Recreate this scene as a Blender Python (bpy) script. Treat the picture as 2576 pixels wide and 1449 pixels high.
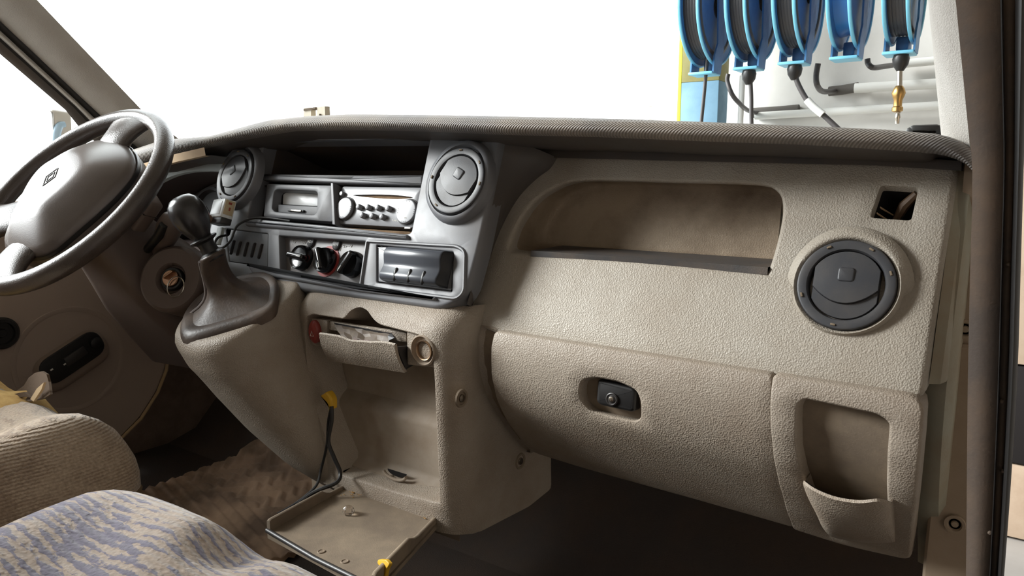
import bpy, bmesh, math, random
import numpy as np
from math import sin, cos, tan, radians as R, pi, sqrt, atan2
from mathutils import Vector as V, Matrix
from mathutils.geometry import delaunay_2d_cdt

for o in list(bpy.data.objects): bpy.data.objects.remove(o)
C = bpy.context.scene.collection
SC = bpy.context.scene
rnd = random.Random(7)

# ------------------------------------------------------------------ camera, world, light
FPX, YAW, PITCH, CAM = 1860.0, R(35), math.atan(290/1860.0), V((0, 0, .70))
fwd = V((-sin(YAW)*cos(PITCH), cos(YAW)*cos(PITCH), -sin(PITCH)))
rgt = V((cos(YAW), sin(YAW), 0)); upv = rgt.cross(fwd)
cd = bpy.data.cameras.new('camera'); cam = bpy.data.objects.new('camera', cd); C.objects.link(cam)
cd.sensor_width = 36; cd.lens = FPX/2576*36; cd.clip_start = .02; cd.clip_end = 200
cam.matrix_world = Matrix(((rgt.x, upv.x, -fwd.x, CAM.x), (rgt.y, upv.y, -fwd.y, CAM.y), (rgt.z, upv.z, -fwd.z, CAM.z), (0, 0, 0, 1)))
SC.camera = cam
w = bpy.data.worlds.new('world'); SC.world = w; w.use_nodes = True
bg = w.node_tree.nodes['Background']; bg.inputs[0].default_value = (.94, .97, 1, 1); bg.inputs[1].default_value = 2.3
def sunlamp(d, e, ang, col):
    l = bpy.data.lights.new('sun', 'SUN'); l.energy = e; l.angle = R(ang); l.color = col
    o = bpy.data.objects.new('sun', l); C.objects.link(o)
    o.rotation_euler = V(d).to_track_quat('-Z', 'Y').to_euler()
sunlamp((.80, .42, -.45), 3.6, 22, (1, 1, 1))
VS = SC.view_settings; VS.view_transform = 'Standard'; VS.look = 'None'; VS.gamma = 1; VS.use_curve_mapping = False
VS.exposure = 1.1

# ------------------------------------------------------------------ measuring: where a sight line of the camera meets a surface of the cab
def sight(px, py): return fwd + rgt*((px-1288)/FPX) + upv*((724.5-py)/FPX)
def onY(px, py, Y): d = sight(px, py); return CAM + d*((Y-CAM.y)/d.y)
def onX(px, py, X): d = sight(px, py); return CAM + d*((X-CAM.x)/d.x)
def onZ(px, py, Z): d = sight(px, py); return CAM + d*((Z-CAM.z)/d.z)
def onP(px, py, p0, n): d = sight(px, py); return CAM + d*((V(p0)-CAM).dot(n)/d.dot(n))
def onS(px, py, Yf):
    d = sight(px, py); a = .15
    g = lambda t: (CAM+d*t).y - Yf((CAM+d*t).z)
    t = a
    while t < 3 and g(t) < 0: t += .01
    lo, hi = t-.01, t
    for _ in range(30):
        m = (lo+hi)/2
        if g(m) < 0: lo = m
        else: hi = m
    return CAM + d*lo

# ------------------------------------------------------------------ materials
MATS = {}
def srgb(c):
    f = lambda x: x/12.92 if x <= .04045 else ((x+.055)/1.055)**2.4
    return tuple(f(v/255) for v in c)+(1,)
def mk(name, col, rough=.5, spec=.4, grain=None, dirt=None, metal=0, coat=0, fine=None):
    """grain=(scale, strength, kind)  dirt=(colour, scale, amount)"""
    if name in MATS: return MATS[name]
    m = bpy.data.materials.new(name); m.use_nodes = True; nt = m.node_tree; N = nt.nodes; L = nt.links
    b = N['Principled BSDF']; b.inputs['Roughness'].default_value = rough; b.inputs['Metallic'].default_value = metal
    b.inputs['Specular IOR Level'].default_value = spec; b.inputs['Coat Weight'].default_value = coat
    c = srgb(col); b.inputs['Base Color'].default_value = c
    tc = N.new('ShaderNodeTexCoord')
    if dirt:
        no = N.new('ShaderNodeTexNoise'); no.inputs['Scale'].default_value = dirt[1]; no.inputs['Detail'].default_value = 8; no.inputs['Roughness'].default_value = .65
        L.new(tc.outputs['Object'], no.inputs['Vector'])
        cr = N.new('ShaderNodeMapRange'); cr.inputs[1].default_value = .42; cr.inputs[2].default_value = .72; cr.inputs[3].default_value = 0; cr.inputs[4].default_value = dirt[2]
        L.new(no.outputs[0], cr.inputs[0])
        mx = N.new('ShaderNodeMix'); mx.data_type = 'RGBA'; mx.inputs[6].default_value = c; mx.inputs[7].default_value = srgb(dirt[0])
        L.new(cr.outputs[0], mx.inputs[0]); L.new(mx.outputs[2], b.inputs['Base Color'])
        ra = N.new('ShaderNodeMapRange'); ra.inputs[3].default_value = rough; ra.inputs[4].default_value = min(1, rough+.3)
        L.new(cr.outputs[0], ra.inputs[0]); L.new(ra.outputs[0], b.inputs['Roughness'])
    if grain:
        if grain[2] == 'v':
            t = N.new('ShaderNodeTexVoronoi'); t.inputs['Scale'].default_value = grain[0]; out = t.outputs['Distance']
            wn = N.new('ShaderNodeTexNoise'); wn.inputs['Scale'].default_value = grain[0]*.5
            ad = N.new('ShaderNodeMixRGB'); ad.blend_type = 'ADD'; ad.inputs[0].default_value = .0022
            L.new(tc.outputs['Object'], wn.inputs['Vector']); L.new(tc.outputs['Object'], ad.inputs[1]); L.new(wn.outputs['Color'], ad.inputs[2]); L.new(ad.outputs[0], t.inputs['Vector'])
        elif grain[2] == 'w':
            t = N.new('ShaderNodeTexWave'); t.wave_type = 'BANDS'; t.bands_direction = 'DIAGONAL'; t.inputs['Scale'].default_value = grain[0]; t.inputs['Distortion'].default_value = .4; out = t.outputs['Fac']
            L.new(tc.outputs['Object'], t.inputs['Vector'])
        else:
            t = N.new('ShaderNodeTexNoise'); t.inputs['Scale'].default_value = grain[0]; t.inputs['Detail'].default_value = 3; out = t.outputs[0]
            L.new(tc.outputs['Object'], t.inputs['Vector'])
        bp = N.new('ShaderNodeBump'); bp.inputs['Strength'].default_value = grain[1]; bp.inputs['Distance'].default_value = .001
        L.new(out, bp.inputs['Height']); L.new(bp.outputs[0], b.inputs['Normal'])
    MATS[name] = m; return m
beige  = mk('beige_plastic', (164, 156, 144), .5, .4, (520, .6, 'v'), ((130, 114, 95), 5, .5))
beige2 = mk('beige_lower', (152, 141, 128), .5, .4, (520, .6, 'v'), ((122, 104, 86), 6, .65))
beigeS = mk('beige_smooth', (146, 133, 118), .6, .3, (700, .12, 'n'), ((115, 95, 74), 7, .8))
beigeD = mk('beige_dusty', (118, 105, 91), .75, .2, (500, .2, 'n'), ((165, 148, 125), 12, .5))
grayT  = mk('grey_fascia', (102, 104, 109), .44, .5, (900, .12, 'n'), ((120, 110, 100), 9, .35))
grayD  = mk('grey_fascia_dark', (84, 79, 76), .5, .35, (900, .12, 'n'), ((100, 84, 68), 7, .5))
darkP  = mk('dark_plastic', (52, 49, 48), .42, .45, (800, .1, 'n'))
ventM  = mk('vent_plastic', (58, 59, 63), .44, .45, (800, .1, 'n'), ((100, 90, 78), 20, .25))
blackG = mk('black_gloss', (16, 16, 17), .16, .6)
blackP = mk('black_plastic', (30, 29, 29), .4, .4)
hollow = mk('dark_hollow', (26, 23, 22), .8, .2)
dust   = mk('brown_dust', (128, 106, 84), .9, .1, (500, .5, 'n'), ((84, 68, 54), 30, .8))
wheelM = mk('wheel_leather', (64, 56, 52), .28, .7, (500, .2, 'v'), ((80, 66, 56), 14, .4))
hubM   = mk('hub_vinyl', (88, 79, 74), .32, .8, (700, .15, 'n'))
bootM  = mk('boot_leather', (66, 56, 50), .42, .45, (260, .35, 'n'), ((105, 86, 70), 14, .55))
column = mk('column_plastic', (98, 85, 78), .5, .35, (800, .12, 'n'))
metal  = mk('bare_metal', (190, 182, 170), .25, .5, metal=1)
copper = mk('copper_barrel', (178, 142, 116), .35, .5, metal=1)
chrome = mk('chrome', (225, 222, 215), .12, .5, metal=1)
carpet = mk('black_carpet', (62, 55, 50), .95, .1, (420, 1., 'n'), ((74, 60, 49), 7, .7))
carpB  = mk('brown_carpet', (112, 96, 84), .95, .1, (420, .8, 'n'), ((58, 48, 42), 9, .7))
doorM  = mk('door_trim', (166, 150, 138), .7, .25, (500, .25, 'n'))
pillarM= mk('pillar_trim', (184, 180, 174), .75, .2, (520, .5, 'v'), ((140, 130, 120), 5, .4))
rubber = mk('door_rubber', (78, 69, 63), .75, .25, (300, .3, 'n'), ((126, 102, 80), 6, .6))
rubberB= mk('black_rubber', (34, 32, 31), .5, .4)
paintW = mk('body_white', (205, 198, 188), .3, .5)
silver = mk('radio_face', (118, 118, 122), .3, .55, (900, .06, 'n'))
mark   = mk('white_print', (225, 222, 216), .5, .3)
red    = mk('red_plastic', (140, 56, 50), .35, .5)
redS   = mk('red_scale', (160, 62, 58), .5, .4)
yellow = mk('yellow_plastic', (205, 160, 45), .45, .4)
foam   = mk('seat_foam', (214, 180, 120), .95, .05, (90, 1., 'n'), ((150, 112, 66), 16, .7))
matR   = mk('tray_rubber', (72, 70, 70), .5, .4, (600, .3, 'n'), ((110, 92, 74), 15, .5))
litter = mk('crumpled_foil', (112, 98, 84), .5, .4, (60, 1., 'n'), ((70, 60, 56), 25, .9))
card   = mk('black_card', (38, 36, 38), .4, .4)
blueP  = mk('reel_blue', (58, 120, 172), .45, .5, dirt=((40, 88, 132), 8, .6))
blueL  = mk('reel_light_blue', (120, 196, 226), .4, .5)
hoseM  = mk('hose_rubber', (66, 62, 62), .45, .45)
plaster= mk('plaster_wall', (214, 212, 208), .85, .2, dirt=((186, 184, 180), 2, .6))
pipeW  = mk('white_pipe', (226, 226, 222), .5, .4)
pipeB  = mk('pipe_wrap', (92, 88, 84), .7, .3, (120, .8, 'n'))
brass  = mk('brass', (184, 148, 92), .3, .5, metal=1)
olive  = mk('post_olive', (140, 134, 84), .6, .3, dirt=((112, 106, 70), 5, .6))
postB  = mk('post_blue', (112, 148, 170), .6, .3, dirt=((88, 122, 144), 5, .6))
yellowP= mk('post_yellow', (226, 214, 70), .5, .3)
concrete=mk('concrete', (150, 146, 140), .9, .2, dirt=((120, 116, 110), 1.5, .6))
mirW   = mk('mirror_body', (176, 204, 226), .4, .5)
ochre  = mk('ochre_lip', (205, 176, 140), .6, .3)
palebl = mk('pale_panel', (176, 184, 182), .5, .4, (800, .1, 'n'))

def special(name, fn):
    m = bpy.data.materials.new(name); m.use_nodes = True; fn(m.node_tree, m.node_tree.nodes, m.node_tree.links); return m
def _glass(nt, N, L):
    N.remove(N['Principled BSDF'])
    t = N.new('ShaderNodeBsdfTransparent'); t.inputs[0].default_value = (.96, .985, .97, 1)
    g = N.new('ShaderNodeBsdfGlossy'); g.inputs['Roughness'].default_value = .02; g.inputs[0].default_value = (1, 1, 1, 1)
    lw = N.new('ShaderNodeLayerWeight'); p_ = N.new('ShaderNodeMath'); p_.operation = 'POWER'; p_.inputs[1].default_value = 5; L.new(lw.outputs['Facing'], p_.inputs[0])
    f = N.new('ShaderNodeMapRange'); f.inputs[3].default_value = .015; f.inputs[4].default_value = .5; L.new(p_.outputs[0], f.inputs[0])
    x = N.new('ShaderNodeMixShader'); L.new(f.outputs[0], x.inputs[0]); L.new(t.outputs[0], x.inputs[1]); L.new(g.outputs[0], x.inputs[2])
    L.new(x.outputs[0], N['Material Output'].inputs[0])
glass = special('window_glass', _glass)
def _lens(nt, N, L):
    b = N['Principled BSDF']; b.inputs['Base Color'].default_value = (.9, .85, .8, 1); b.inputs['Transmission Weight'].default_value = 1; b.inputs['Roughness'].default_value = .08
clear = special('clear_plastic', _lens)
def _cowl(nt, N, L):
    b = N['Principled BSDF']; b.inputs['Roughness'].default_value = .5; b.inputs['Specular IOR Level'].default_value = .45
    tc = N.new('ShaderNodeTexCoord'); mp = N.new('ShaderNodeMapping'); mp.inputs['Rotation'].default_value = (0, R(-52), 0)
    L.new(tc.outputs['Object'], mp.inputs[0])
    t = N.new('ShaderNodeTexWave'); t.bands_direction = 'X'; t.inputs['Scale'].default_value = 120; t.inputs['Distortion'].default_value = .6; t.inputs['Detail'].default_value = 1
    L.new(mp.outputs[0], t.inputs['Vector'])
    n = N.new('ShaderNodeTexNoise'); n.inputs['Scale'].default_value = 7; n.inputs['Detail'].default_value = 7; L.new(tc.outputs['Object'], n.inputs['Vector'])
    r = N.new('ShaderNodeValToRGB'); r.color_ramp.elements[0].color = srgb((128, 123, 120)); r.color_ramp.elements[1].color = srgb((168, 155, 140)); r.color_ramp.elements[0].position = .35; r.color_ramp.elements[1].position = .7
    L.new(n.outputs[0], r.inputs[0])
    mx = N.new('ShaderNodeMix'); mx.data_type = 'RGBA'; mx.blend_type = 'MULTIPLY'; mx.inputs[0].default_value = .42; L.new(r.outputs[0], mx.inputs[6]); L.new(t.outputs['Color'], mx.inputs[7])
    L.new(mx.outputs[2], b.inputs['Base Color'])
    bp = N.new('ShaderNodeBump'); bp.inputs['Strength'].default_value = .6; bp.inputs['Distance'].default_value = .0012; L.new(t.outputs['Fac'], bp.inputs['Height']); L.new(bp.outputs[0], b.inputs['Normal'])
cowlM = special('cowl_weave', _cowl)
def fabric(c1, c2, sx, sy, ribdir, thr, rib=70):
    def f(nt, N, L):
        b = N['Principled BSDF']; b.inputs['Roughness'].default_value = .95; b.inputs['Specular IOR Level'].default_value = .15
        b.inputs['Sheen Weight'].default_value = .35; b.inputs['Sheen Roughness'].default_value = .5
        tc = N.new('ShaderNodeTexCoord'); mp = N.new('ShaderNodeMapping'); mp.inputs['Scale'].default_value = (sx, sy, 20)
        L.new(tc.outputs['Object'], mp.inputs[0])
        n = N.new('ShaderNodeTexNoise'); n.inputs['Scale'].default_value = 1; n.inputs['Detail'].default_value = 4; n.inputs['Roughness'].default_value = .7; L.new(mp.outputs[0], n.inputs['Vector'])
        wv = N.new('ShaderNodeTexWave'); wv.bands_direction = ribdir; wv.inputs['Scale'].default_value = rib/6.28*1.0; wv.inputs['Distortion'].default_value = 2.2; wv.inputs['Detail'].default_value = 2; wv.inputs['Detail Scale'].default_value = 3
        L.new(tc.outputs['Object'], wv.inputs['Vector'])
        big = N.new('ShaderNodeTexNoise'); big.inputs['Scale'].default_value = 9; big.inputs['Detail'].default_value = 2; L.new(tc.outputs['Object'], big.inputs['Vector'])
        a = N.new('ShaderNodeMath'); a.operation = 'MULTIPLY_ADD'; a.inputs[1].default_value = .16; L.new(wv.outputs['Fac'], a.inputs[0]); L.new(n.outputs[0], a.inputs[2])
        a2 = N.new('ShaderNodeMath'); a2.operation = 'MULTIPLY_ADD'; a2.inputs[1].default_value = .55; L.new(big.outputs[0], a2.inputs[0]); L.new(a.outputs[0], a2.inputs[2])
        r = N.new('ShaderNodeMapRange'); r.inputs[1].default_value = thr-.02; r.inputs[2].default_value = thr+.03; L.new(a2.outputs[0], r.inputs[0])
        mx = N.new('ShaderNodeMix'); mx.data_type = 'RGBA'; mx.inputs[6].default_value = srgb(c1); mx.inputs[7].default_value = srgb(c2); L.new(r.outputs[0], mx.inputs[0])
        fz = N.new('ShaderNodeTexNoise'); fz.inputs['Scale'].default_value = 260; fz.inputs['Detail'].default_value = 4; L.new(tc.outputs['Object'], fz.inputs['Vector'])
        m2 = N.new('ShaderNodeMix'); m2.data_type = 'RGBA'; m2.blend_type = 'OVERLAY'; m2.inputs[0].default_value = .55; L.new(mx.outputs[2], m2.inputs[6]); L.new(fz.outputs[0], m2.inputs[7])
        L.new(m2.outputs[2], b.inputs['Base Color'])
        h = N.new('ShaderNodeMath'); h.operation = 'MULTIPLY_ADD'; h.inputs[1].default_value = .6; L.new(fz.outputs[0], h.inputs[0]); L.new(wv.outputs['Fac'], h.inputs[2])
        bp = N.new('ShaderNodeBump'); bp.inputs['Strength'].default_value = .55; bp.inputs['Distance'].default_value = .002; L.new(h.outputs[0], bp.inputs['Height']); L.new(bp.outputs[0], b.inputs['Normal'])
    return f
seatP = special('bench_fabric', fabric((158, 142, 128), (106, 101, 116), 30, 95, 'Y', .87, 200))
seatD = special('driver_fabric', fabric((168, 150, 130), (146, 127, 108), 10, 14, 'Z', .86, 520))
seatS = mk('seat_side_cloth', (112, 96, 78), .95, .1, (300, .6, 'n'))
def _mat(nt, N, L):
    b = N['Principled BSDF']; b.inputs['Roughness'].default_value = .8; b.inputs['Specular IOR Level'].default_value = .2
    tc = N.new('ShaderNodeTexCoord')
    n = N.new('ShaderNodeTexNoise'); n.inputs['Scale'].default_value = 9; n.inputs['Detail'].default_value = 6; L.new(tc.outputs['Object'], n.inputs['Vector'])
    r = N.new('ShaderNodeValToRGB'); r.color_ramp.elements[0].color = srgb((104, 84, 66)); r.color_ramp.elements[1].color = srgb((172, 142, 114)); r.color_ramp.elements[0].position = .35; r.color_ramp.elements[1].position = .65
    L.new(n.outputs[0], r.inputs[0]); L.new(r.outputs[0], b.inputs['Base Color'])
floormat = special('floor_mat_rubber', _mat)

# ------------------------------------------------------------------ geometry helpers
def area2(p): return sum(p[i][0]*p[(i+1) % len(p)][1]-p[(i+1) % len(p)][0]*p[i][1] for i in range(len(p)))/2
def rp(pts, r=.01, n=5):
    """polygon with rounded corners; r a number or one per corner"""
    out = []; k = len(pts)
    for i in range(k):
        p0, p, p1 = V(pts[i-1][:2]), V(pts[i][:2]), V(pts[(i+1) % k][:2]); q = r[i] if isinstance(r, (list, tuple)) else r
        a, b = p0-p, p1-p; q = min(q, a.length*.49, b.length*.49)
        if q < 1e-6: out.append(tuple(p)); continue
        s, e = p+a.normalized()*q, p+b.normalized()*q
        for j in range(n+1):
            t = j/n; out.append(tuple(s*(1-t)**2+p*2*t*(1-t)+e*t*t))
    return out
def rr(w, h, r=.004, n=4, cx=0, cy=0): return rp([(cx-w/2, cy-h/2), (cx+w/2, cy-h/2), (cx+w/2, cy+h/2), (cx-w/2, cy+h/2)], r, n)
def circ(r, n=24, cx=0, cy=0, ry=None): return [(cx+r*cos(2*pi*i/n), cy+(ry or r)*sin(2*pi*i/n)) for i in range(n)]
def dens(p, step):
    out = []
    for i in range(len(p)):
        a, b = V(p[i][:2]), V(p[(i+1) % len(p)][:2]); k = max(1, int((b-a).length/step+.5))
        for j in range(k): out.append(tuple(a.lerp(b, j/k)))
    return out
def smooth(p, n=4, closed=True):
    """Catmull-Rom through the points (any dimension)"""
    p = [V(q) for q in p]; out = []; k = len(p)
    for i in range(k if closed else k-1):
        g = (lambda j: p[j % k]) if closed else (lambda j: p[max(0, min(k-1, j))])
        a, b, c, d = g(i-1), g(i), g(i+1), g(i+2)
        for j in range(n):
            t = j/n; out.append(.5*((2*b)+(c-a)*t+(2*a-5*b+4*c-d)*t*t+(3*b-a-3*c+d)*t**3))
    if not closed: out.append(p[-1])
    return out
def inset(p, d):
    s = 1 if area2(p) > 0 else -1; out = []; k = len(p)
    for i in range(k):
        a, b, c = V(p[i-1][:2]), V(p[i][:2]), V(p[(i+1) % k][:2])
        e1, e2 = (b-a), (c-b)
        if e1.length < 1e-9: e1 = e2
        if e2.length < 1e-9: e2 = e1
        e1, e2 = e1.normalized(), e2.normalized()
        n1, n2 = V((-e1.y, e1.x)), V((-e2.y, e2.x)); n = n1+n2
        n = n1 if n.length < 1e-6 else n.normalized(); c_ = max(.5, n.dot(n1))
        q = b+n*(s*d/c_); out.append((q.x, q.y))
    return out
def inside(P, poly):
    x, y = P[:, 0], P[:, 1]; r = np.zeros(len(P), bool); q = np.array([t[:2] for t in poly]); j = len(q)-1
    for i in range(len(q)):
        xi, yi, xj, yj = q[i][0], q[i][1], q[j][0], q[j][1]
        if yi != yj: r ^= ((yi > y) != (yj > y)) & (x < (xj-xi)*(y-yi)/(yj-yi)+xi)
        j = i
    return r
I4 = Matrix.Identity(4)
def frame(o, x, y):
    x = V(x).normalized(); z = x.cross(V(y)).normalized(); y = z.cross(x); o = V(o)
    return Matrix(((x.x, y.x, z.x, o.x), (x.y, y.y, z.y, o.y), (x.z, y.z, z.z, o.z), (0, 0, 0, 1)))
W = {}
class G:
    def __init__(s): s.v, s.f = [], []
    def add(s, v, f, M=None):
        b = len(s.v); s.v += [(M @ V(q)) if M else V(q) for q in v]; s.f += [[b+i for i in t] for t in f]; return s
    def rings(s, rs, closed=True, cap0=False, cap1=False, M=None):
        n = len(rs[0]); v = [p for r in rs for p in r]; f = []
        for k in range(len(rs)-1):
            for i in range(n if closed else n-1):
                j = (i+1) % n; f.append([k*n+i, k*n+j, (k+1)*n+j, (k+1)*n+i])
        if cap0: f.append(list(range(n))[::-1])
        if cap1: f.append([(len(rs)-1)*n+i for i in range(n)])
        return s.add(v, f, M)
    def lathe(s, prof, M=None, n=28, cap0=True, cap1=True, sc=(1, 1)):
        return s.rings([[(r*cos(2*pi*i/n)*sc[0], r*sin(2*pi*i/n)*sc[1], h) for i in range(n)] for r, h in prof], True, cap0, cap1, M)
    def tube(s, pts, r, n=10, caps=True, flat=1):
        pts = [V(p) for p in pts]; rs = []; up = None
        for i, p in enumerate(pts):
            t = (pts[min(i+1, len(pts)-1)]-pts[max(i-1, 0)]).normalized()
            if up is None: up = V((0, 0, 1)) if abs(t.z) < .9 else V((0, 1, 0))
            a = t.cross(up).normalized(); b = a.cross(t); up = b
            q = r[i] if isinstance(r, (list, tuple)) else r
            rs.append([p+a*(q*cos(2*pi*k/n))+b*(q*flat*sin(2*pi*k/n)) for k in range(n)])
        return s.rings(rs, True, caps, caps)
    def plate(s, o, h0, h1, b=0, M=None, nb=3, cap0=True):
        rs = [[(x, y, h0) for x, y in o]]; sg = 1 if h1 > h0 else -1
        if b > 0:
            for k in range(nb+1):
                a = k/nb*pi/2; rs.append([(x, y, h1-sg*b+sg*b*sin(a)) for x, y in inset(o, b*(1-cos(a)))])
        else: rs.append([(x, y, h1) for x, y in o])
        return s.rings(rs, True, cap0, True, M)
    def box(s, size, c=(0, 0, 0), b=.002, M=None, seg=2):
        bm = bmesh.new(); bmesh.ops.create_cube(bm, size=1); bmesh.ops.scale(bm, vec=size, verts=bm.verts)
        if b: bmesh.ops.bevel(bm, geom=bm.edges[:], offset=min(b, min(size)*.45), segments=seg, affect='EDGES', profile=.5)
        bm.verts.index_update(); v = [q.co+V(c) for q in bm.verts]; f = [[q.index for q in t.verts] for t in bm.faces]; bm.free()
        return s.add(v, f, M)
    def sheet(s, outer, holes, S, step, M=None):
        outer = [t[:2] for t in outer]; q = np.array(outer); lo, hi = q.min(0), q.max(0)
        nx, ny = max(1, int((hi[0]-lo[0])/step)), max(1, int((hi[1]-lo[1])/step))
        gx, gy = np.meshgrid(np.linspace(lo[0], hi[0], nx+1)[1:-1], np.linspace(lo[1], hi[1], ny+1)[1:-1])
        P = np.stack([gx.ravel(), gy.ravel()], 1)
        if len(P):
            ok = inside(P, outer)
            for h in holes: ok &= ~inside(P, h)
            P = P[ok]
        if len(P):
            B = np.array(outer+[t[:2] for h in holes for t in h])
            d = np.sqrt(((P[:, None]-B[None])**2).sum(2)).min(1); P = P[d > step*.45]
        vs = []; es = []
        for lp in [outer]+holes:
            b = len(vs); vs += [V(t[:2]) for t in lp]; es += [(b+i, b+(i+1) % len(lp)) for i in range(len(lp))]
        vs += [V(t) for t in P]
        ov, oe, of, *_ = delaunay_2d_cdt(vs, es, [], 0, 1e-7)
        cen = np.array([[sum(ov[i].x for i in f)/len(f), sum(ov[i].y for i in f)/len(f)] for f in of])
        ok = inside(cen, outer)
        for h in holes: ok &= ~inside(cen, h)
        return s.add([S(t.x, t.y) for t in ov], [list(f) for f, k in zip(of, ok) if k], M)
    def rim(s, lp, S, steps, d, cap=False, M=None):
        """rings that leave the sheet at loop lp: steps of (inset, depth) along direction d"""
        d = V(d); rs = [[S(x, y) for x, y in lp]]
        for a, b in steps: rs.append([V(S(x, y))+d*b for x, y in inset(lp, a)])
        return s.rings(rs, True, False, cap, M)
    def build(s, name, mat, parent=None, local=False, ang=38, label=None, kind=None, weld=True):
        me = bpy.data.meshes.new(name); r = parent
        top = parent
        while top is not None and top.parent is not None: top = top.parent
        T = W[top.name].inverted() if (top is not None and not local and top.name in W) else None
        me.from_pydata([tuple(T @ p) if T else tuple(p) for p in s.v], [], s.f)
        bm = bmesh.new(); bm.from_mesh(me)
        if weld: bmesh.ops.remove_doubles(bm, verts=bm.verts, dist=1e-6)
        bmesh.ops.recalc_face_normals(bm, faces=bm.faces); bm.to_mesh(me); bm.free()
        me.shade_smooth(); me.set_sharp_from_angle(angle=R(ang)); me.materials.append(mat)
        o = bpy.data.objects.new(name, me); C.objects.link(o)
        if parent is not None: o.parent = parent
        if label: o['label'] = label
        if kind: o['kind'] = kind
        return o
def thing(name, label, cat, M=None, group=None, kind=None):
    o = bpy.data.objects.new(name, None); C.objects.link(o); M = M if isinstance(M, Matrix) else Matrix.Translation(M or (0, 0, 0))
    o.matrix_basis = M; W[o.name] = M.copy(); o.empty_display_size = .05
    if label: o['label'] = label
    if cat: o['category'] = cat
    if group: o['group'] = group
    if kind: o['kind'] = kind
    return o
def tag(o, label, cat, group=None): o['label'] = label; o['category'] = cat; o.update_tag() if 0 else None; (group and o.__setitem__('group', group)); return o
def struct(o): o['kind'] = 'structure'; return o

# ================================================================== cab shell
g = G(); g.box((1.86, 1.75, .06), (-.925, .15, -.03), .005); struct(g.build('floor', carpet))
g = G(); g.rings([[(-1.85, y, z), (-.055, y, z)] for y, z in [(1.0, .0), (1.08, .02), (1.16, .10), (1.27, .30), (1.32, .45), (1.36, .74)]], False)
g.rings([[(-1.85, y+.02, z), (-.055, y+.02, z)] for y, z in [(1.0, -.02), (1.08, .0), (1.16, .08), (1.27, .28), (1.34, .45), (1.38, .74)]], False); struct(g.build('wall_front', carpet))
g = G(); g.box((2.0, .05, 1.9), (-.93, -.75, .85), .005); struct(g.build('wall_rear', mk('bulkhead', (190, 182, 170), .7, .3)))
g = G(); g.rings([[(x, y, 1.72+.05*(1-((x+.93)/.95)**2)) for y in (-.78, -.3, .2, .48)] for x in np.linspace(-1.86, 0.03, 9)], False)
g.rings([[(x, y, 1.75+.05*(1-((x+.93)/.95)**2)) for y in (-.78, -.3, .2, .48)] for x in np.linspace(-1.86, 0.03, 9)], False); struct(g.build('ceiling', mk('headliner', (196, 190, 180), .9, .1)))
# windscreen
def wsY(x, z): return 1.31-.24*((x+.93)/.84)**2-(z-.76)*1.02
g = G()
for off in (0,):
    g.rings([[(x, wsY(x, z)+off, z) for z in np.linspace(.74, 1.62, 9)] for x in np.linspace(-1.80, -.085, 25)], False)
struct(g.build('window_1', glass))
# driver's door, its window and the left side
dr = thing('door_1', None, None, (-1.78, .3, 0), kind='structure')
def DP(px, py, X=-1.75): p = onX(px, py, X); return (p.y, p.z)
DX = lambda off=0: (lambda y, z: (-1.75-off-.03*max(0, (z-.5)), y, z))
edge = [(-.35, .05), (.80, .05), DP(300, 1100), DP(350, 1050), DP(392, 985), DP(415, 930), DP(422, 890), (1.0, .40), (1.0, .62), (-.35, .635)]
edge = rp(edge, .02, 3)
pod_c = (DP(178, 905)); pod = [(pod_c[0]+.105*cos(t), pod_c[1]+.105*sin(t)) for t in np.linspace(0, 2*pi, 40)[:-1]]
pod = [(a, b) for a, b in pod]
g = G(); g.sheet(dens(edge, .05), [], DX(), .06); g.rim(dens(edge, .05), DX(), [(-.004, .004), (-.004, .04)], (-1, 0, 0)); g.build('door_panel', doorM, dr)
g = G(); g.tube([(-1.745, a, b) for a, b in [DP(302, 1102), DP(352, 1052), DP(394, 986), DP(416, 930), DP(420, 893)]], .004, 8); g.build('door_edge_trim', mk('edge_trim', (176, 150, 112), .5, .4), dr)
# round recess and handle pod of the door
Mp = frame((-1.752, pod_c[0], pod_c[1]), (0, 1, 0), (0, 0, 1))
g = G(); g.lathe([(.122, 0), (.120, .004), (.112, .004), (.106, -.0005)], Mp, 48, False, False); g.build('handle_surround', doorM, dr)
a0, b0 = DP(95, 945), DP(243, 848)
ax = V((0, b0[0]-a0[0], b0[1]-a0[1])); ln = ax.length; axn = ax.normalized(); ay = V((1, 0, 0)).cross(axn)
Mh = frame(V((-1.75, (a0[0]+b0[0])/2, (a0[1]+b0[1])/2)), axn, ay)
hp = rr(ln, .062, .03, 6)
g = G(); g.plate(rr(ln+.02, .085, .042, 7, 0, -.012), -.004, .022, .012, Mh, 4); g.build('handle_pod', mk('door_pod', (138, 122, 110), .6, .3), dr)
g = G(); g.plate(hp, .02, .0245, .002, Mh); sw = g.build('switch_panel', blackP, dr)
for k, (u, v) in enumerate([(-.05, .004), (-.022, -.002)]):
    g = G(); g.box((.006, .003, .003), (u, v, .0255), .0005, Mh); g.build('switch_mark', mark, sw)
g = G(); g.lathe([(.013, .024), (.013, .032), (.010, .034)], Mh @ Matrix.Translation((.055, 0, 0)), 20); g.build('mirror_knob', blackP, sw)
g = G(); g.box((.05, .022, .008), (.005, 0, .026), .003, Mh); g.build('window_switch', darkP, sw)
c0 = DP(2, 838)
g = G(); g.lathe([(.034, -.002), (.034, .006), (.030, .010), (.024, .010), (.022, .004), (.010, .004), (.008, .008)], frame((-1.75, c0[0], c0[1]), (0, 1, 0), (0, 0, 1)), 28); g.build('door_handle', blackP, dr)
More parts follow.
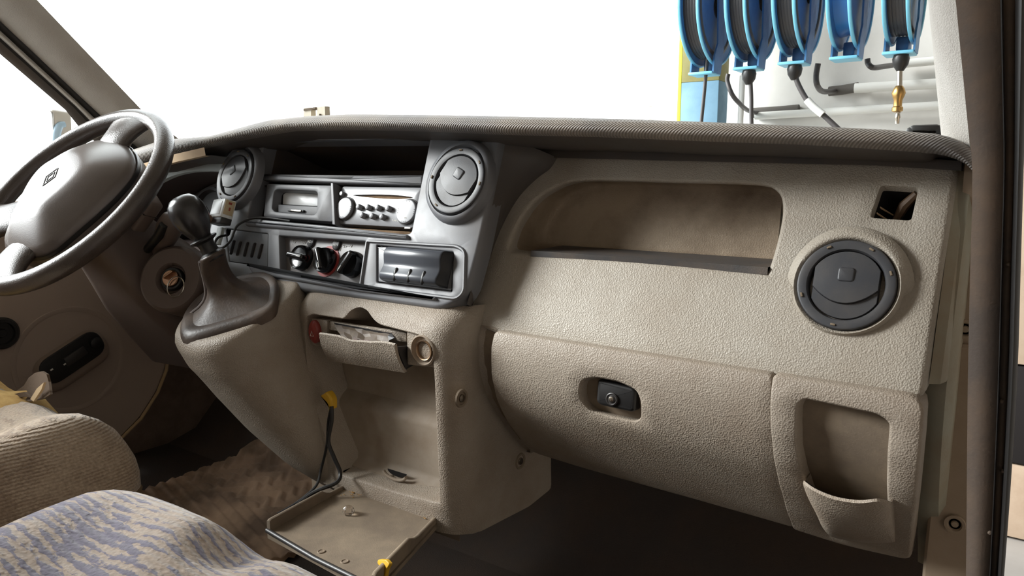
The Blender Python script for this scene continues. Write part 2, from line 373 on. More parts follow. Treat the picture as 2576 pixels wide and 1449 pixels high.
# window opening of the driver's door: sill, frame and glass
g = G(); g.box((.05, 1.30, .03), (-1.775, .33, .625), .01); g.build('window_sill', doorM, dr)
g = G()
for off in (0,): g.rings([[(-1.80-off-.10*(z-.8), y, z) for z in (.62, .9, 1.3, 1.6)] for y in (-.32, .2, .6, .93)], False)
struct(g.build('window_2', glass))
g = G(); g.box((.05, .42, 1.75), (-1.83, -.55, .86), .02); struct(g.build('wall_left', doorM))
# A pillars
def pillar(pts_in, pts_out, name, m, depth, inward):
    rs = []
    for a, b in zip(pts_in, pts_out):
        a, b = V(a), V(b); mid = (a+b)/2
        nrm = V(inward)
        q = []
        for t in np.linspace(0, 1, 9): q.append(a.lerp(b, t)+nrm*(depth*sin(pi*t)**.7))
        q += [b-nrm*.03, a-nrm*.03]
        rs.append(q)
    g = G(); g.rings(rs, True, True, True); return g.build(name, m)
pin = [(-1.70, 1.14, .70), onX(358, 278, -1.70), onX(93, 0, -1.68), onX(93, 0, -1.68)+V((.05, -.55, .56))]
pou = [(-1.765, 1.03, .70), onX(262, 300, -1.765), onX(0, 53, -1.745), onX(0, 53, -1.745)+V((.05, -.55, .56))]
struct(pillar(pin, pou, 'trim_1', pillarM, .02, (.8, -.6, .1)))
fr = thing('trim_2', None, None, (-1.78, .9, .7), kind='structure')
fi = [pou[0], pou[1], pou[2], pou[3]]
fo = [V((-1.79, .95, .70)), onX(204, 326, -1.79), onX(165, 277, -1.79), onX(0, 136, -1.775), onX(0, 136, -1.775)+V((.05, -.55, .56))]
fi2 = [V(pou[0]), V(pou[1]).lerp(V(pou[0]), .15), V(pou[1]).lerp(V(pou[2]), .2), V(pou[2]), V(pou[3])]
for t0, t1, nm, m, up in [(.0, .28, 'seal_strip', rubberB, .004), (.28, .50, 'frame_rib', pillarM, .012), (.50, .62, 'seal_groove', rubberB, -.002), (.62, 1.0, 'frame_flange', grayD, .004)]:
    rs = []
    for a, b in zip(fi2, fo):
        a, b = V(a), V(b); p, q = a.lerp(b, t0), a.lerp(b, t1); nn = V((.8, -.55, .1))
        rs.append([p+(q-p)*t+nn*(up*sin(pi*t)) for t in np.linspace(0, 1, 6)]+[q-nn*.03, p-nn*.03])
    g = G(); g.rings(rs, True, True, True); g.build(nm, m, fr)
pin = [(-.095, 1.12, .70), onY(2370, 330, 1.07), onY(2340, 0, .95), onY(2340, 0, .95)+V((-.05, -.55, .56))]
pou = [onY(2447, 470, .95), onY(2441, 380, .95), onY(2404, 0, .83), onY(2404, 0, .83)+V((-.04, -.55, .56))]
struct(pillar(pin, pou, 'trim_3', pillarM, .012, (-.7, -.7, .1)))
# passenger door aperture: rubber seal band with ribs, hinge pillar behind
st = thing('trim_4', None, None, (-.03, .8, .3), kind='structure')
def band(fr0, fr1, y, name, m, bulge):
    zs = [-.1, .1, .31, .5, .60, .70, .86, 1.0, 1.15]
    L_ = [onY(2412, 1900, y), onY(2423, 1700, y), onY(2430, 1449, y), onY(2434, 1000, y), onY(2440, 700, y), onY(2446, 430, y), onY(2430, 260, y), onY(2404, 0, y), onY(2370, -330, y)]
    R_ = [onY(2470, 1900, y), onY(2500, 1700, y), onY(2526, 1449, y), onY(2556, 1000, y), onY(2566, 700, y), onY(2574, 430, y), onY(2580, 260, y), onY(2588, 0, y), onY(2600, -330, y)]
    rs = []
    for a, b in zip(smooth(L_, 3, False), smooth(R_, 3, False)):
        p, q = a.lerp(b, fr0), a.lerp(b, fr1)
        rs.append([p.lerp(q, t)+V((0, -bulge*sin(pi*t), 0)) for t in np.linspace(0, 1, 7)]+[q+V((0, .03, 0)), p+V((0, .03, 0))])
    g = G(); g.rings(rs, True, True, True); return g.build(name, m, st)
band(0, .62, .80, 'seal_band', rubber, .004); band(.62, .66, .797, 'seal_lip', rubberB, .004); band(.66, .82, .803, 'seal_channel', rubber, .002); band(.82, 1, .798, 'seal_bead', rubberB, .008)
for px, py in [(2536, 665), (2520, 1010), (2522, 1185), (2490, 1340)]:
    g = G(); g.lathe([(.0022, 0), (.0016, .002), (.001, .0025)], frame(onY(px, py, .799), (1, 0, 0), (0, 0, 1)), 10); g.build('seal_rivet', rubber, st)
# kick panel between dash end and seal
kp = thing('trim_5', None, None, (-.05, .9, .1), kind='structure')
KY = .93
def KS(x, z): return (x, KY, z)
ko = [onY(2428, 400, KY), onY(2462, 400, KY), onY(2470, 1000, KY), onY(2450, 1449, KY), onY(2440, 1700, KY), onY(2320, 1700, KY), onY(2330, 1420, KY), onY(2365, 1010, KY), onY(2395, 800, KY)]
ko = [(p.x, p.z) for p in ko]
g = G(); g.sheet(dens(ko, .03), [], KS, .03); g.rim(dens(ko, .03), KS, [(0, .03)], (0, 1, 0)); g.build('kick_panel', mk('kick_beige', (164, 146, 126), .7, .25, (500, .2, 'n'), ((134, 112, 90), 6, .6)), kp)
g = G(); lo = [(p.x, p.z) for p in [onY(2392, 868, KY), onY(2455, 874, KY), onY(2440, 1449, KY), onY(2434, 1700, KY), onY(2315, 1700, KY), onY(2330, 1430, KY), onY(2364, 1100, KY)]]
g.sheet(dens(rp(lo, .004, 2), .03), [], lambda x, z: (x, KY-.008, z), .03); g.rim(dens(rp(lo, .004, 2), .03), lambda x, z: (x, KY-.008, z), [(-.003, .003), (-.003, .012)], (0, 1, 0)); g.build('kick_cover', MATS['kick_beige'], kp)
for px, py in [(2428, 828), (2402, 1318)]:
    g = G(); g.lathe([(.011, 0), (.0105, .003), (.0075, .003), (.006, -.0), (.004, .0), (.003, .003)], frame(onY(px, py, KY-.009), (1, 0, 0), (0, 0, 1)), 20); g.build('panel_screw', MATS['kick_beige'], kp)

# ================================================================== dashboard
dash = thing('dashboard', 'beige moulded dashboard with grey woven cowl and open shelf on the passenger side', 'dashboard', (-.6, .95, .6))
# cowl: cross sections along x
cx = [-1.84, -1.70, -1.55, -1.40, -1.28, -1.15, -1.0, -.85, -.70, -.55, -.40, -.28, -.18, -.12, -.085]
def interp(x, xs, ys): return float(np.interp(x, xs, ys))
lips = [(330, 418, .80), (430, 388, .80), (560, 358, .80), (712, 330, .80), (885, 327, .80), (1057, 331, .80), (1260, 340, .80), (1463, 344, .81), (1760, 356, .83), (2028, 365, .845), (2200, 376, .855), (2290, 384, .865)]
lp = [onY(*t) for t in lips]; lx = [p.x for p in lp]; lz = [p.z for p in lp]; ly = [p.y for p in lp]
tops = [(330, 385, .84), (430, 352, .84), (560, 341, .84), (700, 302, .84), (790, 293, .84), (900, 288, .84), (1100, 290, .84), (1600, 301, .86), (1900, 312, .87), (2200, 325, .89), (2290, 330, .90), (2350, 339, .91)]
tp = [onY(*t) for t in tops]; tx = [p.x for p in tp]; tz = [p.z for p in tp]
order = np.argsort(tx); tx = np.array(tx)[order]; tz = np.array(tz)[order]
xs = sorted(set([round(v, 4) for v in np.linspace(-1.84, -.10, 60)]))
rs = []; und = []
for x in xs:
    z0, y0, z1 = interp(x, lx, lz), interp(x, lx, ly), interp(x, tx, tz)
    h = max(.012, z1-z0)
    sec = []
    for k in range(9):
        a = -pi/2+k/8*pi*.95
        sec.append((x, y0+.032-.032*cos(a), z0+h*.5+h*.5*sin(a)))
    sec += [(x, y0+.12, z1+.001), (x, y0+.25, z1-.004), (x, wsY(x, z1)-.005, z1-.02)]
    rs.append(sec); und.append((x, y0, z0))
# rounded drop at the passenger end
x0, y0, z0 = und[-1]; zt = interp(x0, tx, tz)
for k in range(1, 9):
    a = k/8*pi/2; q = sin(a); dz = -(1-cos(a))*.052; dx = .056*q
    sec = [(px+dx, py+.03*(1-cos(a)), pz+dz*(.75 if i < 3 else 1)) for i, (px, py, pz) in enumerate(rs[len(xs)-1])]
    rs.append(sec)
g = G(); g.rings(rs, False); cowl = g.build('cowl', cowlM, dash, ang=60)
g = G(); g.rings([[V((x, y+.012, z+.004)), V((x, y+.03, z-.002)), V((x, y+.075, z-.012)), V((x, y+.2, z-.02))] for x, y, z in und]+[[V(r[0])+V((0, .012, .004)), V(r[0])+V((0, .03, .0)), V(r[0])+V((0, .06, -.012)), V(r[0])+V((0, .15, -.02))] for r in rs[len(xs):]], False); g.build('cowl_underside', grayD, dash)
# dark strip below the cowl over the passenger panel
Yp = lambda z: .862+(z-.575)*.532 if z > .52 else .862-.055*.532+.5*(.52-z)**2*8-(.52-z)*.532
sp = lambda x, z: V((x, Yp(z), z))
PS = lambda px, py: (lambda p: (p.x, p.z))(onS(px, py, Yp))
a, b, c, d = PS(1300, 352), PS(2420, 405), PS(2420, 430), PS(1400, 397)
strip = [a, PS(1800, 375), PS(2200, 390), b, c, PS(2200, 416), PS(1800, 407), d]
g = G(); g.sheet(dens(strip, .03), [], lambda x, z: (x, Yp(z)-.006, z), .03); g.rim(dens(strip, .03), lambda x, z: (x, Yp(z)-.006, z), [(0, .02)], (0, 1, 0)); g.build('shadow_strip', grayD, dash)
# upper panel with the open shelf
outer = [PS(1255, 392), PS(2393, 424), (-.0765, .60), (-.0775, .478), (-.40, .478), (-.594, .480), PS(1205, 812), PS(1168, 788), PS(1175, 700), PS(1215, 560)]
outer = dens(rp(outer, [.002, .004, .02, .012, .05, .02, .012, .006, .02, .02], 5), .02)
hole = [PS(1274, 636), PS(1281, 590), PS(1303, 547), PS(1334, 506), PS(1376, 474), PS(1428, 452), PS(1500, 445), PS(1700, 449), PS(1900, 454), PS(1960, 472), PS(1979, 515), PS(1970, 590), PS(1940, 690), PS(1915, 697), PS(1600, 668), PS(1330, 648)]
hole = dens([tuple(q) for q in smooth([V((*q, 0)) for q in hole], 4)], .012); hole = [q[:2] for q in hole]
dh = [PS(2213, 462), PS(2316, 468), PS(2296, 558), PS(2184, 550)]; dh = dens(rp(dh, .006, 4), .02)
dn = V((0, cos(R(28)), -sin(R(28))))
Ssm = lambda x, z: V((x, Yp(z), z))
g = G(); g.sheet(outer, [hole, dh], Ssm, .022)
g.rim(hole, Ssm, [(.0014, .0002), (.003, .0012), (.0045, .003), (.0056, .006), (.0062, .011), (.0065, .02)], (0, 1, 0))
g.rim(dh, Ssm, [(.0012, .0006), (.002, .003), (.003, .010)], dn)
g.rim(outer, Ssm, [(-.003, .001), (-.0055, .0045), (-.007, .012), (-.007, .035)], (0, 1, 0))
pan = g.build('upper_panel', beige, dash)
g = G(); g.rim(hole, lambda x, z: V((x, Yp(z)+.018, z)), [(.001, 0)], (0, 1, 0))
zmin = min(q[1] for q in hole); zmax = max(q[1] for q in hole)
h2 = inset(hole, .0065)
rs = [[V((x, Yp(z)+.02, z)) for x, z in h2]]
yb = lambda z: .957+(z-.575)*.27
hcx, hcz = (min(q[0] for q in h2)+max(q[0] for q in h2))/2, (zmin+zmax)/2
for sc_, q_ in [(.002, .25), (.008, .5), (.022, .72), (.05, .86), (.10, .95), (.17, .99), (.26, 1.0)]:
    rs.append([V((hcx+(x-hcx)*(1-sc_*.3), (Yp(z)+.02)*(1-q_)+yb(z)*q_, max(hcz+(z-hcz)*(1-sc_), zmin+.006))) for x, z in h2])
G2 = G(); G2.rings(rs, True, False, True); G2.build('shelf_recess', mk('shelf_beige', (158, 142, 122), .6, .3, (520, .4, 'v'), ((84, 66, 50), 6, .75)), dash)
# defroster outlet: sleeve and blades
g = G(); i2 = inset(dh, .003); g.rings([[V(Ssm(x, z))+dn*.01 for x, z in i2], [V(Ssm(x, z))+dn*.05+V((.012, 0, 0)) for x, z in inset(dh, .006)]], True, False, True); g.build('side_outlet', hollow, dash)
for k in range(3):
    pa, pb = onS(2196+6-k*3, 505+k*18, Yp), onS(2240-k*3, 512+k*20, Yp)
    g = G(); g.tube([pa+dn*.012, pb+dn*.03], [.0012, .0008], 6); g.build('outlet_blade', ochre, dash)
g = G(); g.tube([onS(2245, 530, Yp)+dn*.03, onS(2270, 495, Yp)+dn*.022, onS(2306, 478, Yp)+dn*.008], [.004, .006, .004], 8); g.build('outlet_duct', mk('duct_brown', (96, 74, 54), .5, .4), dash)
# dash end, turning towards the door
g = G(); zz = [.715, .66, .60, .54, .49]
g.rings([[(-.0695, Yp(z)+.01, z), (-.060, Yp(z)+.016, z), (-.056, Yp(z)+.03, z), (-.0555, Yp(z)+.10, z)] for z in zz], False); g.build('end_cap', mk('end_grey', (150, 146, 130), .6, .3, (500, .2, 'n'), ((140, 112, 84), 8, .6)), dash)
zz = [.71, .68, .66, .63, .60, .57, .54, .51, .48, .46, .43, .40, .37, .34, .315, .29, .27, .25, .22]
yl = lambda z: interp(z, [.2, .25, .28, .31, .34, .38, .42, .46, .49, .55, .60, .66, .715], [.995, .965, .94, .918, .895, .872, .858, .852, .85, .868, .888, .914, .94])
g = G(); g.rings([[(-.078, yl(z)+.012, z), (-.066, yl(z)+.006, z), (-.056, yl(z)+.008, z), (-.050, yl(z)+.020, z), (-.0485, yl(z)+.11, z)] for z in zz], False); g.build('end_panel', MATS['end_grey'], dash)
g = G(); g.tube([(-.063, yl(z)+.016, z) for z in (.70, .66, .60, .54, .49)], .003, 8); g.build('end_seam', mk('seam_brown', (150, 116, 82), .7, .2), dash)
# lower backing behind the glovebox lid
Yg = lambda z: interp(z, [.24, .265, .28, .295, .31, .34, .38, .42, .46, .485, .52], [.95, .925, .908, .893, .88, .853, .824, .809, .806, .813, .83])
GS = lambda px, py: (lambda p: (p.x, p.z))(onS(px, py, Yg))
def GSf(off): return lambda x, z: V((x, Yg(z)+off, z))
bk = [(-.66, .487), (-.09, .487), (-.09, .34), (-.09, .262), (-.20, .262), (-.55, .275), (-.66, .30)]
bk = dens(bk, .025)
cub_h = [GS(2003, 1015), GS(2022, 992), GS(2215, 1032), GS(2250, 1058), GS(2243, 1160), GS(2243, 1262), GS(2245, 1330), GS(2090, 1340), GS(2030, 1220), GS(2002, 1120)]
cub_h = dens(rp(cub_h, [.008, .008, .01, .01, .01, .003, .004, .004, .01, .01], 4), .012)
g = G(); g.sheet(bk, [], GSf(.010), .025); g.build('lower_backing', beigeD, dash)
# moulded filler strip at the console end of the glovebox
fil = [GS(1190, 820), GS(1243, 830), GS(1236, 905), GS(1243, 985), GS(1276, 1060), GS(1330, 1125), GS(1330, 1142), GS(1275, 1118), GS(1225, 1068), GS(1185, 985), GS(1168, 905)]
fil = dens(rp(fil, .004, 2), .02)
g = G(); g.sheet(fil, [], lambda x, z: V((x, Yg(z)+.004+.012*sin(max(0, min(1, (x+.63)/.05))*pi), z)), .012); g.rim(fil, GSf(.004), [(-.002, .002), (-.002, .02)], (0, 1, 0)); g.build('end_filler', beige2, dash)
tl = [PS(1335, 645), PS(1930, 692)]
g = G(); xa, xb = tl[0][0], tl[1][0]
def matS(x, y): return (x, y, zmin+.010+.0015*sin(x*60))
g.rings([[(x, Yp(zmin)+.002+.003*sin((x-xa)/(xb-xa)*pi), zmin+.004), (x, Yp(zmin)+.003, zmin+.0125), (x, Yp(zmin)+.05, zmin+.0125), (x, Yp(zmin)+.088, zmin+.013)] for x in np.linspace(xa, xb, 20)], False)
g.rings([[(x, Yp(zmin)+.003, zmin+.004), (x, Yp(zmin)+.088, zmin+.004)] for x in np.linspace(xa, xb, 20)], False)
tag(g.build('shelf_liner', matR), 'dark grey rubber liner lying in the open dashboard shelf', 'mat')

# ------------------------------------------------------------------ glovebox lid
lid = [GS(1252, 836), GS(1600, 891), GS(1942, 945), GS(1940, 1020), GS(1946, 1110), GS(1966, 1220), GS(1996, 1320), GS(1760, 1253), GS(1550, 1195), GS(1451, 1167), GS(1345, 1134), GS(1290, 1068), GS(1254, 985), GS(1244, 905)]
lid = dens(rp(lid, [.006, .01, .004, .02, .02, .02, .005, .02, .02, .02, .012, .02, .02, .02], 3), .016)
hh = [GS(1458, 975), GS(1466, 950), GS(1500, 942), GS(1560, 953), GS(1608, 975), GS(1622, 1010), GS(1621, 1052), GS(1605, 1062), GS(1550, 1052), GS(1490, 1035), GS(1464, 1008)]
hh = dens(rp(hh, .008, 4), .008)
gb = thing('glovebox', 'wide beige glovebox lid with black lockable pull below the dashboard shelf', 'glovebox', onS(1600, 1050, Yg))
g = G(); g.sheet(lid, [hh], GSf(-.006), .02)
g.rim(hh, GSf(-.006), [(.0012, .0006), (.0025, .003), (.0032, .008), (.004, .030)], (0, 1, -.15), cap=True)
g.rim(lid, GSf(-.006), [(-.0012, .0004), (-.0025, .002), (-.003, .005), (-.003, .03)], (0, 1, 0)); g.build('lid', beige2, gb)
pm = onS(1547, 997, Yg); Mq = frame(pm+V((0, .006, 0)), (1, 0, -.02), (0, .1, 1)) @ Matrix.Scale(.78, 4)
g = G(); ho = rp([(-.034, .019), (-.030, .022), (.030, .020), (.036, .014), (.036, -.017), (.030, -.021), (-.026, -.021), (-.034, -.016)], .006, 4)
g.plate(ho, -.018, .008, .006, Mq, 4); pul = g.build('pull_handle', blackP, gb)
g = G(); g.lathe([(.0105, .006), (.0105, .011), (.009, .012), (.0075, .0105), (.0065, .0105), (.005, .012)], Mq @ Matrix.Translation((-.004, -.006, 0)), 28); lk = g.build('lock_ring', darkP, pul)
g = G(); g.lathe([(.0042, .010), (.0042, .0128), (.003, .0132)], Mq @ Matrix.Translation((-.004, -.006, 0)), 20); g.box((.0012, .005, .001), (-.004, -.006, .0135), 0, Mq); g.build('lock_barrel', metal, pul)

# ------------------------------------------------------------------ cubby with cup front, beside the door
cb = thing('door_side_cubby', 'beige open cubby with bulging cup front beside the passenger door', 'cup holder', onS(2130, 1180, Yg))
fo = [GS(1954, 947), GS(2150, 978), GS(2318, 1004), GS(2312, 1100), GS(2300, 1230), GS(2285, 1400), GS(2130, 1366), GS(2003, 1326), GS(1972, 1225), GS(1952, 1110), GS(1946, 1020)]
fo = dens(rp(fo, [.004, .02, .012, .02, .02, .01, .02, .004, .02, .02, .02], 3), .016)
g = G(); g.sheet(fo, [cub_h], GSf(-.007), .018)
g.rim(cub_h, GSf(-.007), [(.0015, .0008), (.003, .003), (.004, .008), (.005, .02)], (0, 1, 0))
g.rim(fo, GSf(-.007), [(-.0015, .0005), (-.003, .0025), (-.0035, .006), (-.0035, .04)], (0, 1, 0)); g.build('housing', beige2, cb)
zc = min(q[1] for q in cub_h)
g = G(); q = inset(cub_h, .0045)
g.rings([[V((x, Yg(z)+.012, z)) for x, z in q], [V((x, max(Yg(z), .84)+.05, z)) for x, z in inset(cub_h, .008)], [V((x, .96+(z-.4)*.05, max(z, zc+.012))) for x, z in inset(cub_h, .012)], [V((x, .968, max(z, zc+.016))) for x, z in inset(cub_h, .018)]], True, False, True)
g.build('pocket', mk('pocket_beige_lit', (168, 152, 132), .65, .3, (400, .2, 'n'), ((104, 86, 66), 6, .6)), cb)  # beige made lighter in colour to make up for light missing in the pocket
# bulging cup front
Apx = smooth([V((2020, 1216, 0)), V((2050, 1237, 0)), V((2100, 1257, 0)), V((2160, 1266, 0)), V((2210, 1262, 0)), V((2240, 1271, 0))], 4, False)
Bpx = smooth([V((2058, 1300, 0)), V((2068, 1325, 0)), V((2092, 1350, 0)), V((2150, 1362, 0)), V((2205, 1366, 0)), V((2250, 1364, 0))], 4, False)
A, rs = [], []
NT = 12
cols = []
for k, (p, q) in enumerate(zip(Apx, Bpx)):
    sN = k/(len(Apx)-1); bul = .006+.030*sin(pi*min(1, sN*.92+.04))**.6
    cols.append([onS(p.x+(q.x-p.x)*t**1.3, p.y+(q.y-p.y)*t, (lambda o_: (lambda z: Yg(z)-o_))(.010+bul*(1-t**3)**.6)) for t in np.linspace(0, 1, NT)])
A = [c_[0] for c_ in cols]; rs = [[c_[j] for c_ in cols] for j in range(NT)]
inn = [[p+V((0, .005, 0)) for p in r] for r in rs]
g = G(); g.rings(rs, False); g.rings(inn, False); g.rings([rs[0], [p+V((0, .0025, .0025)) for p in rs[0]], inn[0]], False)
g.rings([[r[0] for r in rs], [r[0]+V((0, .05, 0)) for r in rs]], False); g.rings([[r[-1] for r in rs], [r[-1]+V((0, .03, 0)) for r in rs]], False); g.build('cup_front', beige2, cb, ang=50)
g = G(); g.rings([[p+V((0, .0055, .001)) for p in rs[0]], [p+V((0, .0085, -.001)) for p in rs[0]], [p+V((0, .016, -.003)) for p in rs[0]]], False); g.build('cup_liner', rubberB, cb)
fl = [onZ(2088, 1262, .335), onZ(2235, 1262, .335), onZ(2232, 1180, .335), onZ(2112, 1168, .335)]
g = G(); base = [V((-.184, .872, .33)), V((-.10, .872, .33)), V((-.10, .965, .336)), V((-.195, .965, .336))]
g.rings([base, [p+V((0, 0, -.01)) for p in base]], True, True, True); g.build('cubby_floor', MATS['pocket_beige_lit'], cb)
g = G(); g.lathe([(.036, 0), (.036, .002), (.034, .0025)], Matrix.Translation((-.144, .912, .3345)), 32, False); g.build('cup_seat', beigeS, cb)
g = G(); pa, pb = V(A[0])+V((.014, .034, .002)), V((-.190, .95, .385)); g.rings([[pa, pb], [pa+V((0, .01, -.016)), pb+V((0, 0, -.05))], [pa+V((.004, .01, -.016)), pb+V((.004, 0, -.05))], [pa+V((.004, 0, 0)), pb+V((.004, 0, 0))]], True); g.build('side_rib', MATS['pocket_beige_lit'], cb)

# ================================================================== centre fascia
FO = V((-.94, .845, .69)); fy = V((0, sin(R(20)), cos(R(20)))); fn = V((0, -cos(R(20)), sin(R(20))))
MF = frame(FO, (1, 0, 0), fy); MFi = MF.inverted()
def fp(px, py, d=0): q = MFi @ onP(px, py, FO+fn*d, fn); return (q.x, q.y)
def fpoly(l, d=0): return [fp(a, b, d) for a, b in l]
F0 = lambda d=0: (lambda u, v: V((u, v, d)))
fas = thing('centre_fascia', 'grey plastic centre fascia framing the radio and heater controls', 'fascia', MF)
out = [(-.316, .066), (.31, .066), (.31, -.10), (.305, -.165), (.27, -.186), (.10, -.186), (-.316, -.186)]
out = dens(rp(out, [.004, .003, .02, .03, .03, .02, .01], 6), .03)
op = fpoly([(664, 352), (1085, 345), (1036, 588), (1020, 592), (800, 568), (619, 551)]); opn = dens(rp(op, [.004, .006, .012, .008, .01, .004], 5), .03)
htr = fpoly([(700, 590), (922, 604), (909, 722), (703, 681)]); htr = dens(rp(htr, .004, 4), .03)
blk = fpoly([(566, 572), (676, 585), (674, 674), (575, 660)]); blk = dens(rp(blk, .003, 3), .03)
ash = fpoly([(945, 613), (1143, 630), (1139, 737), (945, 713)]); ash = dens(rp(ash, .004, 4), .03)
g = G(); g.sheet(out, [opn, htr, blk, ash], F0(), .05)
for h_, dd in ((opn, .03), (htr, .03), (blk, .012), (ash, .012)): g.rim(h_, F0(), [(.0010, -.0004), (.0018, -.0015), (.002, -.004), (.002, -dd)], (0, 0, 1))
g.rim(out, F0(), [(-.0025, -.001), (-.0048, -.004), (-.006, -.009), (-.006, -.03)], (0, 0, 1)); g.build('frame', grayT, fas, local=True)
# raised surround of the lower row
def ridge(loop, wd, ht, name, mat_, M=None, par=None):
    g = G(); rs = [[(x, y, 0) for x, y in inset(loop, -wd/2)], [(x, y, ht) for x, y in inset(loop, -wd/6)], [(x, y, ht) for x, y in inset(loop, wd/6)], [(x, y, 0) for x, y in inset(loop, wd/2)]]
    g.rings(rs+[rs[0]], True); return g.build(name, mat_, par, local=True)
low = fpoly([(925, 607), (1150, 620), (1171, 632), (1168, 735), (1150, 752), (908, 722)]); low = dens(rp(low, [.003, .006, .012, .012, .012, .003], 5), .03)
ridge(low, .006, .0035, 'lower_surround', grayT, par=fas)
g = G(); bar = [fp(625, 664), fp(700, 684), fp(908, 724), fp(1100, 749), fp(1100, 757), fp(905, 735), fp(640, 690)]; g.plate(dens(rp(bar, .004, 3), .03), 0, .006, .004, None); g.build('lower_rail', grayT, fas, local=True)
g = G(); sl = [fp(622, 556), fp(800, 571), fp(1030, 592), fp(1030, 604), fp(800, 585), fp(622, 569)]; g.plate(dens(rp(sl, .003, 3), .03), 0, .006, .004); g.build('sill_rail', grayT, fas, local=True)
# side wall running back to the passenger panel
sw_px = [(1402, 396), (1384, 424), (1350, 450), (1307, 494), (1272, 552), (1245, 614), (1216, 700), (1186, 774)]
wall_b = [onS(a, b, Yp)+V((0, -.002, 0)) for a, b in sw_px]; vb = [.066, .05, .034, .003, -.035, -.075, -.13, -.178]
rs = []
for q, v in zip(smooth(wall_b, 4, False), smooth([V(((.316, .316, .316, .316, .316, .3155, .3125, .308)[k], v, -.010)) for k, v in enumerate(vb)], 4, False)):
    p = MF @ v; rs.append([p.lerp(q, t)+V((.004*sin(pi*t), 0, 0)) for t in np.linspace(0, 1, 7)]+[q+V((0, .02, 0))])
g = G(); g.rings(rs, False); g.build('side_wall', grayD, fas)
# inside of the big opening: shelf cavity, shelf lip, divider, radio bay, sill
ou0, ov0, ou1, ov1 = min(q[0] for q in op), min(q[1] for q in op), max(q[0] for q in op), max(q[1] for q in op)
g = G(); cav = [(ou0+.002, -.006), (ou1-.002, -.006), (ou1-.002, ov1-.001), (ou0+.002, ov1-.001)]
g.rings([[(x, y, -.02) for x, y in cav], [(x, y, -.16) for x, y in cav]], True, False, True)
bay = [(ou0+.002, ov0+.002), (ou1-.002, ov0+.002), (ou1-.002, -.008), (ou0+.002, -.008)]
g.rings([[(x, y, -.02) for x, y in bay], [(x, y, -.08) for x, y in bay]], True, False, True); g.build('bay_lining', mk('bay_grey', (62, 56, 53), .6, .3, (600, .15, 'n'), ((100, 78, 60), 8, .5)), fas, local=True)
lipd = -.014
lo_ = fpoly([(655, 438), (785, 440), (794, 444), (880, 447), (890, 440), (1062, 440), (1062, 466), (850, 460), (655, 452)], lipd)
g = G(); g.plate(dens(rp(lo_, [.001, .001, .001, .001, .001, .001, .001, .001, .003], 2), .03), lipd-.012, lipd, .003); g.build('shelf_lip', grayT, fas, local=True)
g = G(); s0, s1 = lo_[0], lo_[5]; g.box((s1[0]-s0[0], .004, .12), ((s0[0]+s1[0])/2, s0[1]-.006, -.082), .001); g.build('shelf_floor', mk('shelf_dark', (58, 53, 51), .6, .3), fas, local=True)
dv = fpoly([(834, 461), (840, 461), (845, 566), (838, 565)], -.006); g = G(); g.plate(dv, -.06, -.004, .0008); g.build('divider', grayT, fas, local=True)
g = G(); g.box((ou1-ou0-.002, .006, .05), ((ou0+ou1)/2, ov0+.004, -.028), .001); g.build('dusty_sill', dust, fas, local=True)
# recess behind heater panel edges is the hole wall itself; vent collars
VL = fp(588, 440, .016); VC = fp(1145, 453, .016)
for (u, v) in (VL, VC):
    g = G(); n = 40; rs = []
    for t, rad, hgt in [(0, .063, -.002), (.3, .061, .005), (.7, .058, .0115), (1, .0525, .0125), (1.1, .050, .006)]:
        rs.append([(u+rad*cos(2*pi*i/n)*(.93 if abs(u) > .24 and (u < 0) == (cos(2*pi*i/n) < 0) else 1), v+rad*sin(2*pi*i/n)*(1.06 if sin(2*pi*i/n) > 0 else 1), hgt) for i in range(n)])
    g.rings(rs, True); g.build('vent_collar', grayT, fas, local=True, ang=60)

